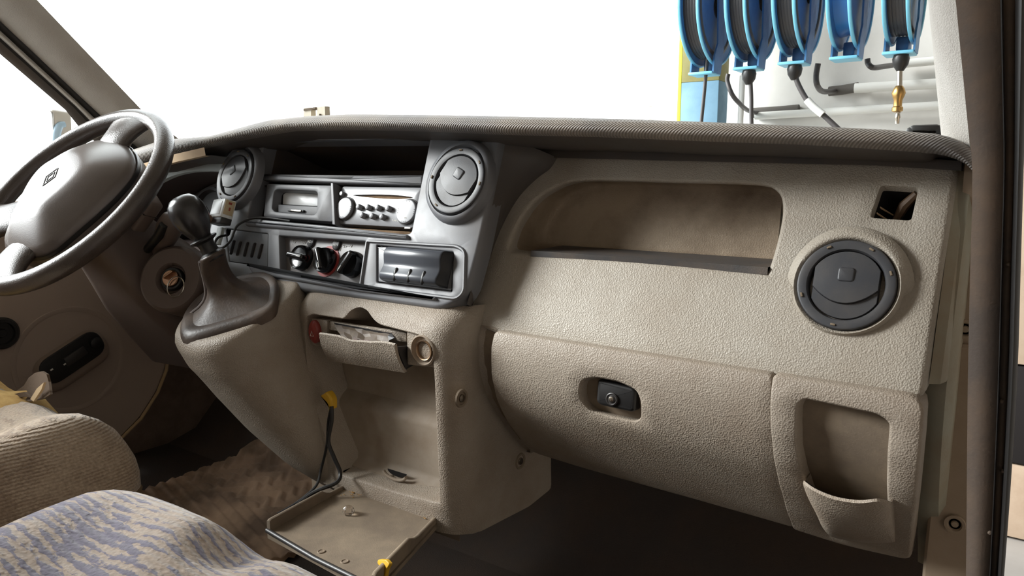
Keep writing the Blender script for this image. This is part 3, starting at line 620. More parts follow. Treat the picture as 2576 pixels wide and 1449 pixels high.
# ------------------------------------------------------------------ round air vents
def vent(label, M, rot, group):
    t = thing('air_vent', label, 'air vent', M, group)
    g = G(); g.lathe([(.0495, -.012), (.0500, .001), (.0490, .0030), (.0475, .0036), (.0400, .0024), (.0388, .0005), (.0382, -.004), (.0375, -.02)], None, 56, False, True); ring = g.build('ring', ventM, t, local=True)
    Rm = Matrix.Rotation(R(rot), 4, 'Z')
    for a in (20, 62, 118, 200, 262):
        g = G(); g.box((.0022, .005, .0022), (.0455, 0, .0035), .0004, Matrix.Rotation(R(a+rot), 4, 'Z')); g.build('ring_notch', mk('notch_tan', (122, 108, 90), .7, .2), ring, local=True)
    w_ = .0325; r_ = .0368
    arc = lambda s0, s1, n: [(r_*cos(a), r_*sin(a)) for a in np.linspace(s0, s1, n)]
    ta = math.acos(w_/r_)
    dome = lambda u, v: V((u, v, -.001+.006*(1-(v/.05)**2)-.002*(u/.04)**2))
    crescent = [(x, -.004-.0165*(1-(x/w_)**2)) for x in np.linspace(-w_, w_, 15)]
    up = [(-w_, -.004+0)]+[]
    upper = arc(ta, pi-ta, 17)+crescent
    g = G(); g.sheet(upper, [], dome, .008); g.rim(upper, dome, [(-.0005, -.001), (-.0005, -.012)], (0, 0, 1))
    for i in range(1): pass
    f1 = G(); f1.add(g.v, g.f, Rm); uf = f1.build('upper_flap', ventM, t, local=True)
    low_ = [(x, y-.0012) for x, y in crescent[::-1]]+arc(pi+ta, 2*pi-ta, 17)
    dome2 = lambda u, v: V((u, v, -.005+.006*(1-((v+.012)/.04)**2)))
    g = G(); g.sheet(low_, [], dome2, .008); g.rim(low_, dome2, [(-.0005, -.001), (-.0005, -.012)], (0, 0, 1))
    f2 = G(); f2.add(g.v, g.f, Rm); f2.build('lower_flap', ventM, t, local=True)
    g = G(); tabo = rp([(-.0085, -.0075), (.0085, -.0075), (.0085, .0085), (-.0085, .0085)], .004, 4)
    g.plate(tabo, .002, .0062, .002, Rm @ Matrix.Translation((0, .010, 0)), 3); g.build('thumb_tab', ventM, uf, local=True)
    return t
def vm(c, rx=0): return c
Mv = lambda u, v, d: MF @ Matrix.Translation((u, v, d))
vent('dark round air vent left of the storage slot, beside the instrument panel', Mv(VL[0], VL[1], .0125), 34, 'round air vents')
vent('dark round air vent right of the storage slot on the grey fascia', Mv(VC[0], VC[1], .0125), -26, 'round air vents')
pr = onS(2127, 717, lambda z: Yp(z)-.012)
mr = frame(pr, (1, 0, .0), (0, sin(R(21)), cos(R(21)))); 
g = G(); n = 48; rs = []
for rad, hgt, up in [(.067, -.010, 1), (.064, -.005, 1), (.058, -.001, 1), (.0535, .0012, 0), (.0505, -.001, 0), (.0495, -.01, 0)]:
    rs.append([(rad*cos(a)*(1 if not up else .97), rad*sin(a)*(1.0 if sin(a) < 0 else 1.04)-(.0 if not up else (.010 if sin(a) < -.2 else 0)), hgt-(.032*max(0, .2-sin(a)) if up else 0)) for a in [2*pi*i/n for i in range(n)]])
g.rings(rs, True); vv = G(); vv.add(g.v, g.f, mr); vv.build('vent_hood', beige, dash, ang=70)
vent('large dark round air vent on the beige panel beside the passenger door', mr, 0, 'round air vents')

# ------------------------------------------------------------------ radio
rd = -.016
RO = fpoly([(852, 470), (1062, 481), (1040, 580), (850, 561)], rd)
rc = ((RO[0][0]+RO[3][0])/2, (RO[0][1]+RO[3][1])/2)
rW, rH = .176, (RO[0][1]-RO[3][1])
MR = MF @ Matrix.Translation((rc[0]+rW/2, rc[1], rd))
rad = thing('car_radio', 'silver car radio with two dials and seven round buttons in the fascia slot', 'radio', MR)
MRi = MR.inverted()
def rpnt(px, py): q = MRi @ onP(px, py, MR.translation, fn); return (q.x, q.y)
slot = [rpnt(886, 491), rpnt(940, 489), rpnt(1000, 491), rpnt(1040, 497), rpnt(1000, 501), rpnt(940, 498)]; slot = dens([q[:2] for q in smooth([V((*q, 0)) for q in slot], 3)], .01)
face = dens(rr(rW, rH, .004, 4), .02)
g = G(); g.sheet(face, [slot], F0(), .03); g.rim(face, F0(), [(-.0008, -.0004), (-.0012, -.0016), (-.0012, -.02)], (0, 0, 1)); g.rim(slot, F0(), [(.0004, -.0005), (.0006, -.002), (.0006, -.010)], (0, 0, 1)); g.build('faceplate', silver, rad, local=True)
g = G(); g.plate(inset(slot, -.001), -.012, -.004, 0); g.build('disc_slot', dust, rad, local=True)
for nm, (px, py), r_ in (('dial', (871, 526), .0185), ('dial', (1027, 534), .0195)):
    u, v = rpnt(px, py)
    g = G(); g.lathe([(r_+.0022, -.001), (r_+.002, .0012), (r_+.0006, .0016), (r_+.0002, .0004)], Matrix.Translation((u, v, 0)), 40, False, False); dl = g.build('dial_ring', darkP, rad, local=True)
    g = G(); g.lathe([(r_, 0), (r_, .005), (r_-.0006, .0058), (r_-.0012, .006), (r_-.0022, .00605), (r_*.6, .0066), (0.0005, .0067)], Matrix.Translation((u, v, 0)), 40); dk = g.build('dial', silver, rad, local=True)
    g = G()
    for ang in (90, 0, 180, 270):
        for k in (-1, 0, 1): g.box((.0014, .0014, .0004), ((r_*.84)*cos(R(ang+k*11)), (r_*.84)*sin(R(ang+k*11)), .0063), 0, Matrix.Translation((u, v, 0)))
    g.build('dial_marks', blackP, dk, local=True)
for px, py in [(908, 523), (931, 524), (956, 525), (982, 527), (917, 544), (942, 546), (967, 548)]:
    u, v = rpnt(px, py); g = G(); g.lathe([(.0048, 0), (.0048, .006), (.0038, .0078), (.0015, .0084)], Matrix.Translation((u, v, 0)), 20); g.build('button', silver, rad, local=True)
u, v = rpnt(864, 489); g = G(); g.lathe([(.0042, 0), (.0042, .005), (.003, .006)], Matrix.Translation((u, v, 0)), 18); g.build('power_button', silver, rad, local=True)
for pts in ([(900, 524), (990, 528)], [(908, 545), (975, 549)]):
    g = G(); (a, b), (c, d) = rpnt(*pts[0]), rpnt(*pts[1]); g.box((c-a, .0016, .0012), ((a+c)/2, (b+d)/2, 0), .0003); g.build('button_rail', darkP, rad, local=True)
for px, py in [(853, 486), (851, 541)]:
    u, v = rpnt(px, py); g = G(); g.lathe([(.0016, -.001), (.0016, .0004)], Matrix.Translation((u+.001, v, 0)), 10); g.build('release_hole', blackP, rad, local=True)
def text(s_, M, size, mat_, par, name='lettering', ex=.0001):
    cu = bpy.data.curves.new(name, 'FONT'); cu.body = s_; cu.size = size; cu.extrude = ex; cu.align_x = 'CENTER'; cu.align_y = 'CENTER'
    ob = bpy.data.objects.new(name, cu); C.objects.link(ob); dg = bpy.context.evaluated_depsgraph_get(); me = bpy.data.meshes.new_from_object(ob.evaluated_get(dg)); bpy.data.objects.remove(ob)
    me.transform(M); me.materials.append(mat_); o = bpy.data.objects.new(name, me); C.objects.link(o); o.parent = par; return o
u, v = rpnt(994, 555); text('TUNER LIST', Matrix.Translation((u+.002, v, .0002)), .0034, mark, rad)
u, v = rpnt(1027, 551); text('SRC', Matrix.Translation((u, v, .0068)), .003, mark, rad)
u, v = rpnt(1026, 572); g = G(); g.box((.012, .0025, .001), (u, v-.001, .0003), .0003); g.build('corner_badge', mark, rad, local=True)

# ------------------------------------------------------------------ display pocket left of the radio
pd = -.014
PO = fpoly([(672, 464), (836, 468), (836, 556), (664, 544)], pd); PI = fpoly([(697, 474), (795, 479), (800, 485), (798, 535), (790, 542), (690, 534), (683, 526), (688, 481)], pd)
dp = thing('display_pocket', 'grey pocket bezel with reflection-whitened display window left of the car radio', 'display', MF)
po, pi_ = dens(rp(PO, .003, 3), .03), dens(rp(PI, .004, 3), .015)
g = G(); g.sheet(po, [pi_], F0(pd), .03); g.rim(pi_, F0(pd), [(.0008, -.0004), (.0014, -.0016), (.0015, -.018)], (0, 0, 1)); g.rim(po, F0(pd), [(-.0008, -.0005), (-.001, -.002), (-.001, -.02)], (0, 0, 1)); g.build('bezel', grayT, dp, local=True)
q = inset(pi_, .0012); g = G(); g.rings([[(x, y, pd-.016) for x, y in q], [(x, y, pd-.034) for x, y in q]], True, False, True); g.build('pocket_back', hollow, dp, local=True)
sc_ = fpoly([(712, 482), (805, 486), (800, 519), (711, 514)], pd-.02); g = G(); g.plate(dens(rp(sc_, .002, 3), .03), pd-.032, pd-.02, .001); g.build('display_screen', mk('display_reflection_white', (236, 238, 240), .22, .7), dp, local=True)  # near-white colour paints in the window's reflection on the screen
lb = fpoly([(699, 514), (803, 520), (800, 543), (700, 534)], pd-.008); g = G(); g.plate(dens(rp(lb, .002, 3), .03), pd-.03, pd-.008, .001); lbo = g.build('lower_block', grayT, dp, local=True)
cl = fpoly([(724, 526), (766, 529), (764, 534), (726, 532)], pd-.006); g = G(); g.plate(cl, pd-.01, pd-.004, .0006); g.build('latch', blackP, lbo, local=True)
cl = fpoly([(732, 527), (758, 529), (757, 533), (733, 531)], pd-.003); g = G(); g.plate(cl, pd-.006, pd-.002, .0004); g.build('latch_face', metal, lbo, local=True)

# ------------------------------------------------------------------ slotted blank panel
sb = thing('slotted_blank_panel', 'grey blanking panel with five upright slots below the left air vent', 'panel', MF)
slots = []
for px, py in [(584, 622), (600, 625), (618, 627), (636, 629), (654, 632)]:
    u, v = fp(px, py); slots.append(dens(rr(.0105, .028, .0052, 5, u, v), .01))
bo = inset(blk, .003); g = G(); g.sheet(bo, slots, F0(-.001), .03)
for s_ in slots: g.rim(s_, F0(-.001), [(.0005, -.0004), (.0007, -.0015), (.0008, -.006)], (0, 0, 1))
g.rim(bo, F0(-.001), [(-.0005, -.0005), (-.0006, -.0015), (-.0006, -.008)], (0, 0, 1)); g.build('plate', ventM, sb, local=True)
for s_ in slots:
    u = sum(q[0] for q in s_)/len(s_); v = sum(q[1] for q in s_)/len(s_)
    g = G(); g.box((.009, .028, .003), (u+.001, v, -.007), .0006); g.build('slot_backing', grayD, sb, local=True)

# ------------------------------------------------------------------ heater controls
hd = -.014; MH = MF
ht = thing('heater_control_panel', 'grey heater panel with three black rotary knobs in the fascia', 'control panel', MH)
hp_ = fpoly([(714, 586), (926, 600), (912, 728), (712, 686)], hd); g = G(); g.plate(dens(rp(hp_, .002, 2), .04), hd-.006, hd, .0005); g.build('panel', mk('heater_grey', (112, 108, 108), .4, .5, (900, .1, 'n'), ((126, 108, 90), 10, .4)), ht, local=True)
def hub(px, py): return fp(px, py, hd+.012)
for i, (px, py, ang, rd_) in enumerate([(751, 646, 176, .0205), (811, 653, 122, .0205), (877, 662, 62, .0205)]):
    u, v = hub(px, py); T = Matrix.Translation((u, v, hd))
    if i == 1:
        g = G(); g.lathe([(rd_+.0055, 0), (rd_+.0055, .0012), (rd_+.0005, .0014)], T, 40, False); g.build('red_scale_ring', redS, ht, local=True, label='red temperature ring')
    g = G(); g.lathe([(rd_+.0012, 0), (rd_+.0008, .006), (rd_, .012), (rd_-.0012, .0145), (rd_-.0035, .0130), (rd_-.006, .0125)], T, 40, False, True); kb = g.build('knob', blackG, ht, local=True)
    Tg = T @ Matrix.Rotation(R(ang), 4, 'Z'); g = G(); bar_ = rp([(-.0205, -.0050), (.0205, -.0050), (.0205, .0050), (-.0205, .0050)], .004, 4)
    g.plate(bar_, .010, .0235, .004, Tg, 4); kg = g.build('knob_grip', blackG, kb, local=True)
    g = G(); g.box((.010, .0010, .0006), (-.013 if i else -.012, 0, .0236), 0, Tg); g.build('pointer_mark', mark, kb, local=True)
for px, py in [(785, 607), (849, 614)]:
    u, v = fp(px, py, hd); T = Matrix.Translation((u, v, hd)); g = G(); g.lathe([(.0088, 0), (.0088, .003), (.0075, .0042), (.0005, .0046)], T, 28, sc=(.95, 1.25)); bt = g.build('push_button', ventM, ht, local=True)
    g = G(); g.lathe([(.0105, 0), (.0100, .0012), (.0092, .0012), (.0090, -.001)], T, 28, False, False, (.95, 1.25)); g.build('button_ring', darkP, bt, local=True)
    if px == 785: text('AC', T @ Matrix.Translation((-.001, -.002, .0046)), .0058, mark, bt)
    else:
        g = G(); g.box((.006, .0008, .0004), (u-.001, v-.003, hd+.0047)); g.tube([(u-.004+.001*k, v+.003+.0012*sin(k*1.2), hd+.0048) for k in range(7)], .0003, 4); g.build('window_icon', mark, bt, local=True)
def icon(pts):
    for p in pts: g = G(); g.tube([(*fp(a, b, hd), hd+.0004) for a, b in p], .0004, 5); g.build('scale_icon', mark, ht, local=True)
icon([[(735, 604), (738, 609), (742, 606)], [(742, 612), (745, 606), (752, 605), (760, 607), (763, 613)], [(764, 608), (767, 612), (771, 608)], [(768, 616), (773, 620), (776, 628), (778, 636)], [(733, 612), (737, 616)]])
icon([[(862, 606), (868, 603), (876, 604)], [(863, 618), (867, 616), (867, 623), (863, 622)], [(870, 622), (873, 619), (879, 620)], [(881, 617), (884, 622), (887, 616)], [(858, 625), (855, 632)]])
icon([[(771, 677), (774, 680), (771, 682), (769, 679), (772, 673)], [(733, 672), (735, 676)]])

# ------------------------------------------------------------------ pull-out holder right of the heater controls
hl = thing('pull_out_holder', 'grey pull out holder with scooped grip and three finger grooves right of the heater knobs', 'holder', MF)
ao = inset(ash, .0035); g = G(); g.plate(ao, -.01, -.002, .001); g.build('faceplate', mk('holder_grey', (96, 97, 101), .34, .5, (900, .08, 'n')), hl, local=True)
gu0, gv1 = fp(970, 628, .012); gu1, gv0 = fp(1102, 706, .012)
gv1 = fp(1035, 628, .012)[1]+.001; gv0 = fp(1035, 712, .012)[1]
prof = [(gv1+.002, -.002), (gv1+.001, .010), (gv1-.003, .0155), (gv1-.010, .017), (gv1-.018, .0145), (gv1-.026, .012), (gv0+.016, .014), (gv0+.009, .0165), (gv0+.003, .0145), (gv0, .007), (gv0+.001, -.002)]
pf = [(q.x, q.y) for q in smooth([V((a, b, 0)) for a, b in prof], 4, False)]
g = G(); rs = []
for k, t in enumerate([0, .01, .03, .5, .97, .99, 1.0]):
    sh = (.004 if k in (0, 6) else .0015 if k in (1, 5) else 0); rs.append([(gu0+(gu1-gu0)*t, a, b-sh if b > 0 else b) for a, b in pf])
g.rings(rs, False, False, False); n_ = len(pf); g.rings([rs[0], [(x, y, -.002) for x, y, z in rs[0]]], False); g.rings([rs[-1], [(x, y, -.002) for x, y, z in rs[-1]]], False)
grip = g.build('grip', mk('grip_dark', (70, 73, 80), .3, .55), hl, local=True)
for px, py in [(992, 689), (1027, 693), (1062, 698)]:
    u, v = fp(px, py, .016); g = G(); g.lathe([(.0005, .0022), (.0028, .0018), (.0042, .0005), (.0046, -.001)], Matrix.Translation((u, v, .0145)), 20, sc=(.85, 2.3)); g.build('finger_groove', blackP, grip, local=True)
g = G(); g.rings([[(gu1+.0005, a, max(-.002, b)) for a, b in pf], [(gu1+.0085, a, -.0015) for a, b in pf]], False); g.build('grip_side', blackP, grip, local=True)

# ================================================================== lower centre console
cc = thing('centre_console', 'beige lower centre console with open pocket and gear lever podium', 'console', (-.80, .80, .20))
CY = lambda z: .756+(.50-z)*.035+max(0, z-.472)**2*20
XR, RAD = -.675, .048
def CSu(u, z):
    """u runs along the front, round the corner and along the passenger side"""
    y = CY(z)
    if u < 0:  # left end bends forwards
        a = min(-u, .05); return V((-.925-a*.7, y+a*a*4, z))
    l1 = XR+.925
    if u <= l1: return V((-.925+u, y, z))
    a = (u-l1)/RAD
    if a < pi/2: return V((XR+RAD*sin(a), y+RAD*(1-cos(a)), z))
    return V((XR+RAD, y+RAD+(u-l1-RAD*pi/2), z))
def CH(px, py): p = onS(px, py, CY); return (p.x+.925, p.z)
L1 = XR+.925; UE = L1+RAD*pi/2+.19
zb = lambda u: .185
co = [(-.05, .512), (L1+.10, .512), (UE, .49), (UE, .172), (L1+.20, .166), (L1+.08, .176), (L1+.03, .180), (L1-.05, .184), (.06, .19), (-.05, .20)]
co = dens(rp(co, .006, 2), .018)
hol = [CH(760, 836), CH(768, 798), CH(786, 788), CH(866, 800), CH(880, 779), CH(905, 768), CH(926, 778), CH(941, 802), CH(955, 814), CH(1060, 842), CH(1088, 868), CH(1094, 960), CH(1101, 1130), CH(1107, 1270), CH(1000, 1243), CH(892, 1208), CH(852, 1196), CH(797, 1040), CH(768, 950)]
hol = dens(rp(hol, [.008, .006, .006, .006, .008, .01, .008, .006, .01, .01, .012, .01, .01, .003, .01, .004, .004, .02, .02], 3), .012)
g = G(); g.sheet(co, [hol], CSu, .016)
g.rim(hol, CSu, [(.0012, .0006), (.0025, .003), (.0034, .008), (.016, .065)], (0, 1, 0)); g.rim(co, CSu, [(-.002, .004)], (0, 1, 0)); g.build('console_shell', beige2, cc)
# back of the pocket with the step
g = G(); rs = []
for z, d in [(.50, .05), (.42, .066), (.352, .066), (.343, .063), (.336, .052), (.328, .043), (.320, .040), (.245, .044), (.236, .040), (.228, .026), (.185, .020), (.165, .020)]:
    rs.append([(x, CY(z)+d, z) for x in np.linspace(-.97, -.645, 6)])
g.rings(rs, False); g.build('pocket_back', beigeS, cc)
p = onS(995, 1188, lambda z: CY(z)+.024); g = G(); g.tube([p+V((.024*cos(a), -.002-.008*sin(a)*0, -.011*sin(a))) for a in np.linspace(.15, pi-.15, 12)], .0026, 8); g.build('latch_loop', beigeS, cc)
g = G(); g.plate([(.020*cos(a), .008*sin(a)) for a in np.linspace(pi, 2*pi, 10)], 0, .0012, 0, frame(p+V((0, .004, 0)), (1, 0, 0), (0, 0, 1))); g.build('latch_slot', hollow, cc)
for px, py in [(1161, 1002), (1309, 1160)]:
    p = onX(px, py, XR+RAD+.0005); g = G(); g.lathe([(.0135, -.001), (.0125, .0015), (.0095, .001), (.0085, -.002), (.0065, -.001), (.0055, .001), (.002, .002)], frame(p, (0, 1, 0), (0, 0, 1)), 24); sc = g.build('screw_cup', beigeD, cc)
    g = G(); g.lathe([(.006, .0), (.0055, .0018), (.001, .0026)], frame(p, (0, 1, 0), (0, 0, 1)), 16); g.build('screw_head', metal, sc)
# podium of the gear lever
secs = [(.165, -.905, .83, .022, .03), (.19, -.925, .815, .034, .045), (.22, -.953, .80, .060, .058), (.28, -.995, .785, .084, .08), (.34, -1.022, .768, .097, .098), (.40, -1.042, .744, .097, .106), (.445, -1.048, .722, .098, .098), (.458, -1.048, .718, .096, .093)]
def slope(y): return .5*(y-.73)
n = 48; rs = []
zs_ = [s[0] for s in secs]
for t in np.linspace(0, 1, 30):
    z = .165+(.458-.165)*t; q = [interp(z, zs_, [s[k] for s in secs]) for k in range(1, 5)]
    tilt = max(0, (t-.45)/.55)**1.5; ring = []
    for i in range(n):
        a = 2*pi*i/n; c_, s_ = cos(a), sin(a); e = .86
        x = q[0]+q[2]*abs(c_)**e*(1 if c_ > 0 else -1); y = q[1]+q[3]*abs(s_)**e*(1 if s_ > 0 else -1)
        ring.append(V((x, y, z+tilt*(slope(y)+.05*(x+1.04)*0+.03))))
    rs.append(ring)
last = rs[-1]; cen = sum(last, V())/n
for k, (f_, dz) in enumerate([(.975, .0045), (.94, .007), (.88, .007), (.5, .006)]): rs.append([cen+(p-cen)*f_+V((0, 0, dz)) for p in last])
g = G(); g.rings(rs, True, True, True); g.build('podium', beige2, cc, ang=70)
# ------- gear lever
gl = thing('gear_lever', 'black gear lever with round knob and brown leather boot on the podium', 'gear lever', cen)
tipP, rtP, lfP, bkP = V((-1.05, .632, .462)), V((-.938, .712, .505)), V((-1.142, .722, .508)), V((-1.03, .80, .545))
def diamond(f_, dz, c=None):
    pts = [(-1.05, .628), (-.995, .66), (-.948, .704), (-.975, .74), (-1.02, .772), (-1.075, .785), (-1.125, .76), (-1.145, .72), (-1.132, .68), (-1.095, .645)]
    cx_, cy_ = -1.046, .715; out = []
    for q in smooth([V((a, b, 0)) for a, b in pts], 4):
        x, y = cx_+(q.x-cx_)*f_, cy_+(q.y-cy_)*f_; out.append(V((x, y, .458+.03+slope(y)+dz+.006)))
    return out
g = G(); g.rings([diamond(1.02, -.006), diamond(1.03, .003), diamond(1.0, .010), diamond(.92, .0135), diamond(.80, .012), diamond(.78, .004)], True, True); g.build('boot_frame', bootM, gl, ang=70)
nk = V((-1.040, .672, .572)); kc = V((-1.058, .650, .632)); axg = (kc-nk).normalized()
axp = axg; sx = V((1, 0, 0)); sx = (sx-axp*sx.dot(axp)).normalized(); sy = axp.cross(sx)
rs = []; base = diamond(.84, .010); bc = sum(base, V())/len(base)
for t in np.linspace(0, 1, 14):
    c_ = bc.lerp(nk, t)+V((-.012, 0, 0))*sin(pi*t); row = []
    for i, b in enumerate(base):
        d = b-bc; a = atan2(d.y, d.x); tgt = (sx*cos(a)+sy*sin(a))*.021
        k = (1-t)**6*(1 if t < 1 else 0)
        fold = 1+.07*sin(5*a+6*t)*sin(pi*t)
        row.append(c_+d*k*fold+tgt*(1-k)*1.0*fold)
    rs.append(row)
rs.append([nk+axp*.003+(p-nk)*.95 for p in rs[-1]]); rs.append([nk+axp*.005+(p-nk)*.7 for p in rs[-2]])
g = G(); g.rings(rs, True, False, True); boot = g.build('boot', bootM, gl, ang=70)
seam = [r[34]+(r[34]-bc.lerp(nk, min(1, k/13))).normalized()*.0022 for k, r in enumerate(rs[:14])]
g = G(); g.tube(seam, .0030, 8); g.build('boot_seam', mk('seam_grey', (120, 112, 110), .5, .4), boot)
Mk = frame(nk, sx, sy)
if Mk.to_3x3() @ V((0, 0, 1)) @ axp < 0: pass
g = G(); g.lathe([(.017, -.006), (.019, .0), (.0185, .004), (.0135, .007), (.012, .018), (.0135, .023), (.021, .027), (.0215, .0295), (.019, .031), (.010, .032)], Mk, 28); g.build('collar', blackP, gl)
g = G(); Mk2 = frame(nk+axp*.028, sx, sy)
g.lathe([(.013, 0), (.0145, .006), (.019, .014), (.0245, .026), (.0275, .040), (.0272, .052), (.0235, .064), (.016, .0715), (.008, .074), (.001, .0745)], Mk2, 36); kn = g.build('knob', mk('knob_black', (40, 38, 38), .25, .55), gl, ang=70)
g = G(); Mt = Mk2 @ Matrix.Rotation(R(30), 4, 'X') 
for a, b in [((-.010, .006), (.010, .006)), ((-.010, -.004), (-.010, .014)), ((0, -.004), (0, .014)), ((.010, -.004), (.010, .006))]:
    pts = []
    for t in np.linspace(0, 1, 6):
        x, y = a[0]+(b[0]-a[0])*t-.004, a[1]+(b[1]-a[1])*t-.012; rr_ = sqrt(x*x+y*y); h = .0745-.0095*(rr_/.016)**2
        pts.append(Mk2 @ V((x, y, h)))
    g.tube(pts, .0006, 5)
g.build('shift_pattern', mark, kn)

# ------------------------------------------------------------------ fittings in the console pocket
CZ = lambda d: (lambda z: CY(z)+d)
def cp(px, py, d=.012): p = onS(px, py, CZ(d)); return p
def ins_plate(pts, d, h, name, m, par, r=.003, b=.001):
    q = [cp(a, c, d) for a, c in pts]; o = sum(q, V())/len(q); M = frame(o, (1, 0, 0), (0, -.035, 1)); Mi = M.inverted()
    l = [(Mi @ p) for p in q]; g = G(); g.plate(dens(rp([(p.x, p.y) for p in l], r, 3), .02), -h, 0, b, M); return g.build(name, m, par), M
hz, M_ = None, None
lt = thing('accessory_insert', 'beige console insert with red switch and round lighter socket', 'panel', cp(930, 850, .014))
ins_plate([(778, 800), (823, 806), (823, 868), (795, 872), (776, 858)], .010, .012, 'switch_mount', beige2, lt)
q, M = ins_plate([(822, 808), (828, 808), (828, 868), (822, 866)], .013, .010, 'mount_gap', beigeD, lt)
ins_plate([(828, 808), (1022, 838), (1022, 862), (828, 830)], .014, .006, 'insert_strip', beige2, lt)
g = G(); ps = cp(794, 834, .008); g.lathe([(.0125, -.004), (.0125, .003), (.0105, .006), (.004, .0075), (.0005, .0076)], frame(ps, (1, 0, 0), (0, 0, 1)), 32, sc=(.95, 1.5)); rb = g.build('hazard_switch', red, lt, label='red oval push switch')
g = G(); tri = [V((-.004, -.006, 0)), V((.004, -.006, 0)), V((0, .002, 0))]; Mz = frame(ps, (1, 0, 0), (0, 0, 1)) @ Matrix.Translation((0, 0, .0078)); g.tube([Mz @ tri[i % 3] for i in range(4)], .0005, 5); g.build('warning_triangle', mark, rb)
q, Ml = ins_plate([(1023, 833), (1090, 848), (1096, 925), (1024, 918)], .004, .02, 'socket_plate', beige2, lt, .003, .002)
pl = cp(1065, 881, .002); Mc = frame(pl, (1, 0, 0), (0, -.035, 1))
g = G(); g.lathe([(.0225, -.001), (.0222, .002), (.0205, .003), (.0185, .0005), (.0165, -.006)], Mc, 36, False, False, (1, 1)); g.build('socket_rim', beigeS, lt)
Mc2 = Mc @ Matrix.Translation((.0015, 0, .001)); g = G(); g.lathe([(.0138, -.004), (.0145, .0005), (.0140, .0015), (.0128, .001), (.0122, -.002), (.0120, -.03)], Mc2, 36, False, True); g.build('lighter_socket', mk('socket_metal', (176, 150, 124), .4, .5, metal=1), lt, label='tarnished metal socket tube')
g = G(); g.lathe([(.0119, -.010), (.011, -.0105), (.0005, -.0108)], Mc2, 28); g.build('socket_bottom', mk('socket_brown', (66, 50, 40), .7, .2), lt)
# open ash drawer
ad = thing('ash_drawer', 'beige tilted open ash drawer under the heater controls', 'drawer', cp(915, 890, -.01))
top = [cp(802, 840, -.022), cp(850, 847, -.022), cp(880, 858, -.022), cp(905, 860, -.022), cp(930, 862, -.022), cp(960, 862, -.022), cp(992, 868, -.022)]
top = smooth(top, 3, False); bl_, br_ = cp(828, 908, .004), cp(1018, 938, .004)
rs = []
for t in np.linspace(0, 1, 6): rs.append([p.lerp(bl_.lerp(br_, (p.x-top[0].x)/(top[-1].x-top[0].x)), t)+V((0, -.004*sin(pi*t), 0)) for p in top])
inr = [[p+V((0, .005, .001)) for p in r] for r in rs]
g = G(); g.rings(rs, False); g.rings(inr, False); g.rings([rs[0], [p+V((0, .0025, .002)) for p in rs[0]], inr[0]], False); g.rings([rs[-1], inr[-1]], False); g.rings([[r[0] for r in rs], [r[0] for r in inr]], False); g.rings([[r[-1] for r in rs], [r[-1] for r in inr]], False); g.build('drawer_front', beige2, ad)
a, b = rs[0][-1], rs[-1][-1]; g = G(); s_ = [a+V((-.004, .006, -.004)), b+V((-.004, .004, .004)), b+V((-.004, .05, .012)), a+V((-.004, .05, -.01))]; g.rings([s_, [p+V((.003, 0, 0)) for p in s_]], True, True, True); g.build('drawer_side', darkP, ad)
a, b = rs[0][0], rs[-1][0]; g = G(); s_ = [a+V((.004, .006, -.004)), b+V((.004, .004, .004)), b+V((.004, .05, .012)), a+V((.004, .05, -.01))]; g.rings([s_, [p+V((-.003, 0, 0)) for p in s_]], True, True, True); g.build('drawer_side', darkP, ad)
g = G(); a, b = rs[-1][0], rs[-1][-1]; g.rings([[a+V((0, .004, .006)), b+V((0, .004, .006))], [a+V((0, .05, .012)), b+V((0, .05, .012))]], False); g.build('drawer_floor', darkP, ad)
# litter in the drawer
def crumple(pts, name, m, label, cat, amp, seed):
    r_ = random.Random(seed); A_, B_, D_, E_ = pts; rs = []
    for i in range(9):
        row = []
        for j in range(5):
            s, t = i/8, j/4; p = A_.lerp(B_, s).lerp(E_.lerp(D_, s), t); row.append(p+V((r_.uniform(-1, 1), r_.uniform(-1, 1), r_.uniform(-1, 1)))*amp)
        rs.append(row)
    g = G(); g.rings(rs, False); g.rings([[p+V((0, .0006, 0)) for p in r] for r in rs], False); return tag(g.build(name, m, ang=10), label, cat)
crumple([cp(842, 818, .012), cp(985, 842, .012), cp(978, 878, -.006), cp(858, 848, -.006)], 'crumpled_wrapper', litter, 'crumpled foil wrapper standing in the open ash drawer', 'wrapper', .0018, 3)
crumple([cp(888, 850, -.004), cp(996, 866, -.004), cp(996, 880, -.012), cp(890, 866, -.012)], 'torn_paper', mk('grey_paper', (128, 112, 108), .8, .2), 'grey torn paper lying in front of the foil wrapper in the drawer', 'paper', .0016, 5)
g = G(); q = [cp(840, 812, .013), cp(982, 838, .013), cp(984, 842, .013), cp(842, 816, .013)]; g.rings([q, [p+V((0, .001, 0)) for p in q]], True, True, True)
q = [cp(984, 838, .008), cp(992, 850, .0), cp(978, 856, .0), cp(975, 845, .004)]; g.rings([q, [p+V((0, .001, 0)) for p in q]], True, True, True); tag(g.build('black_card_strip', card), 'black card strip along the back of the foil wrapper in the drawer', 'card')

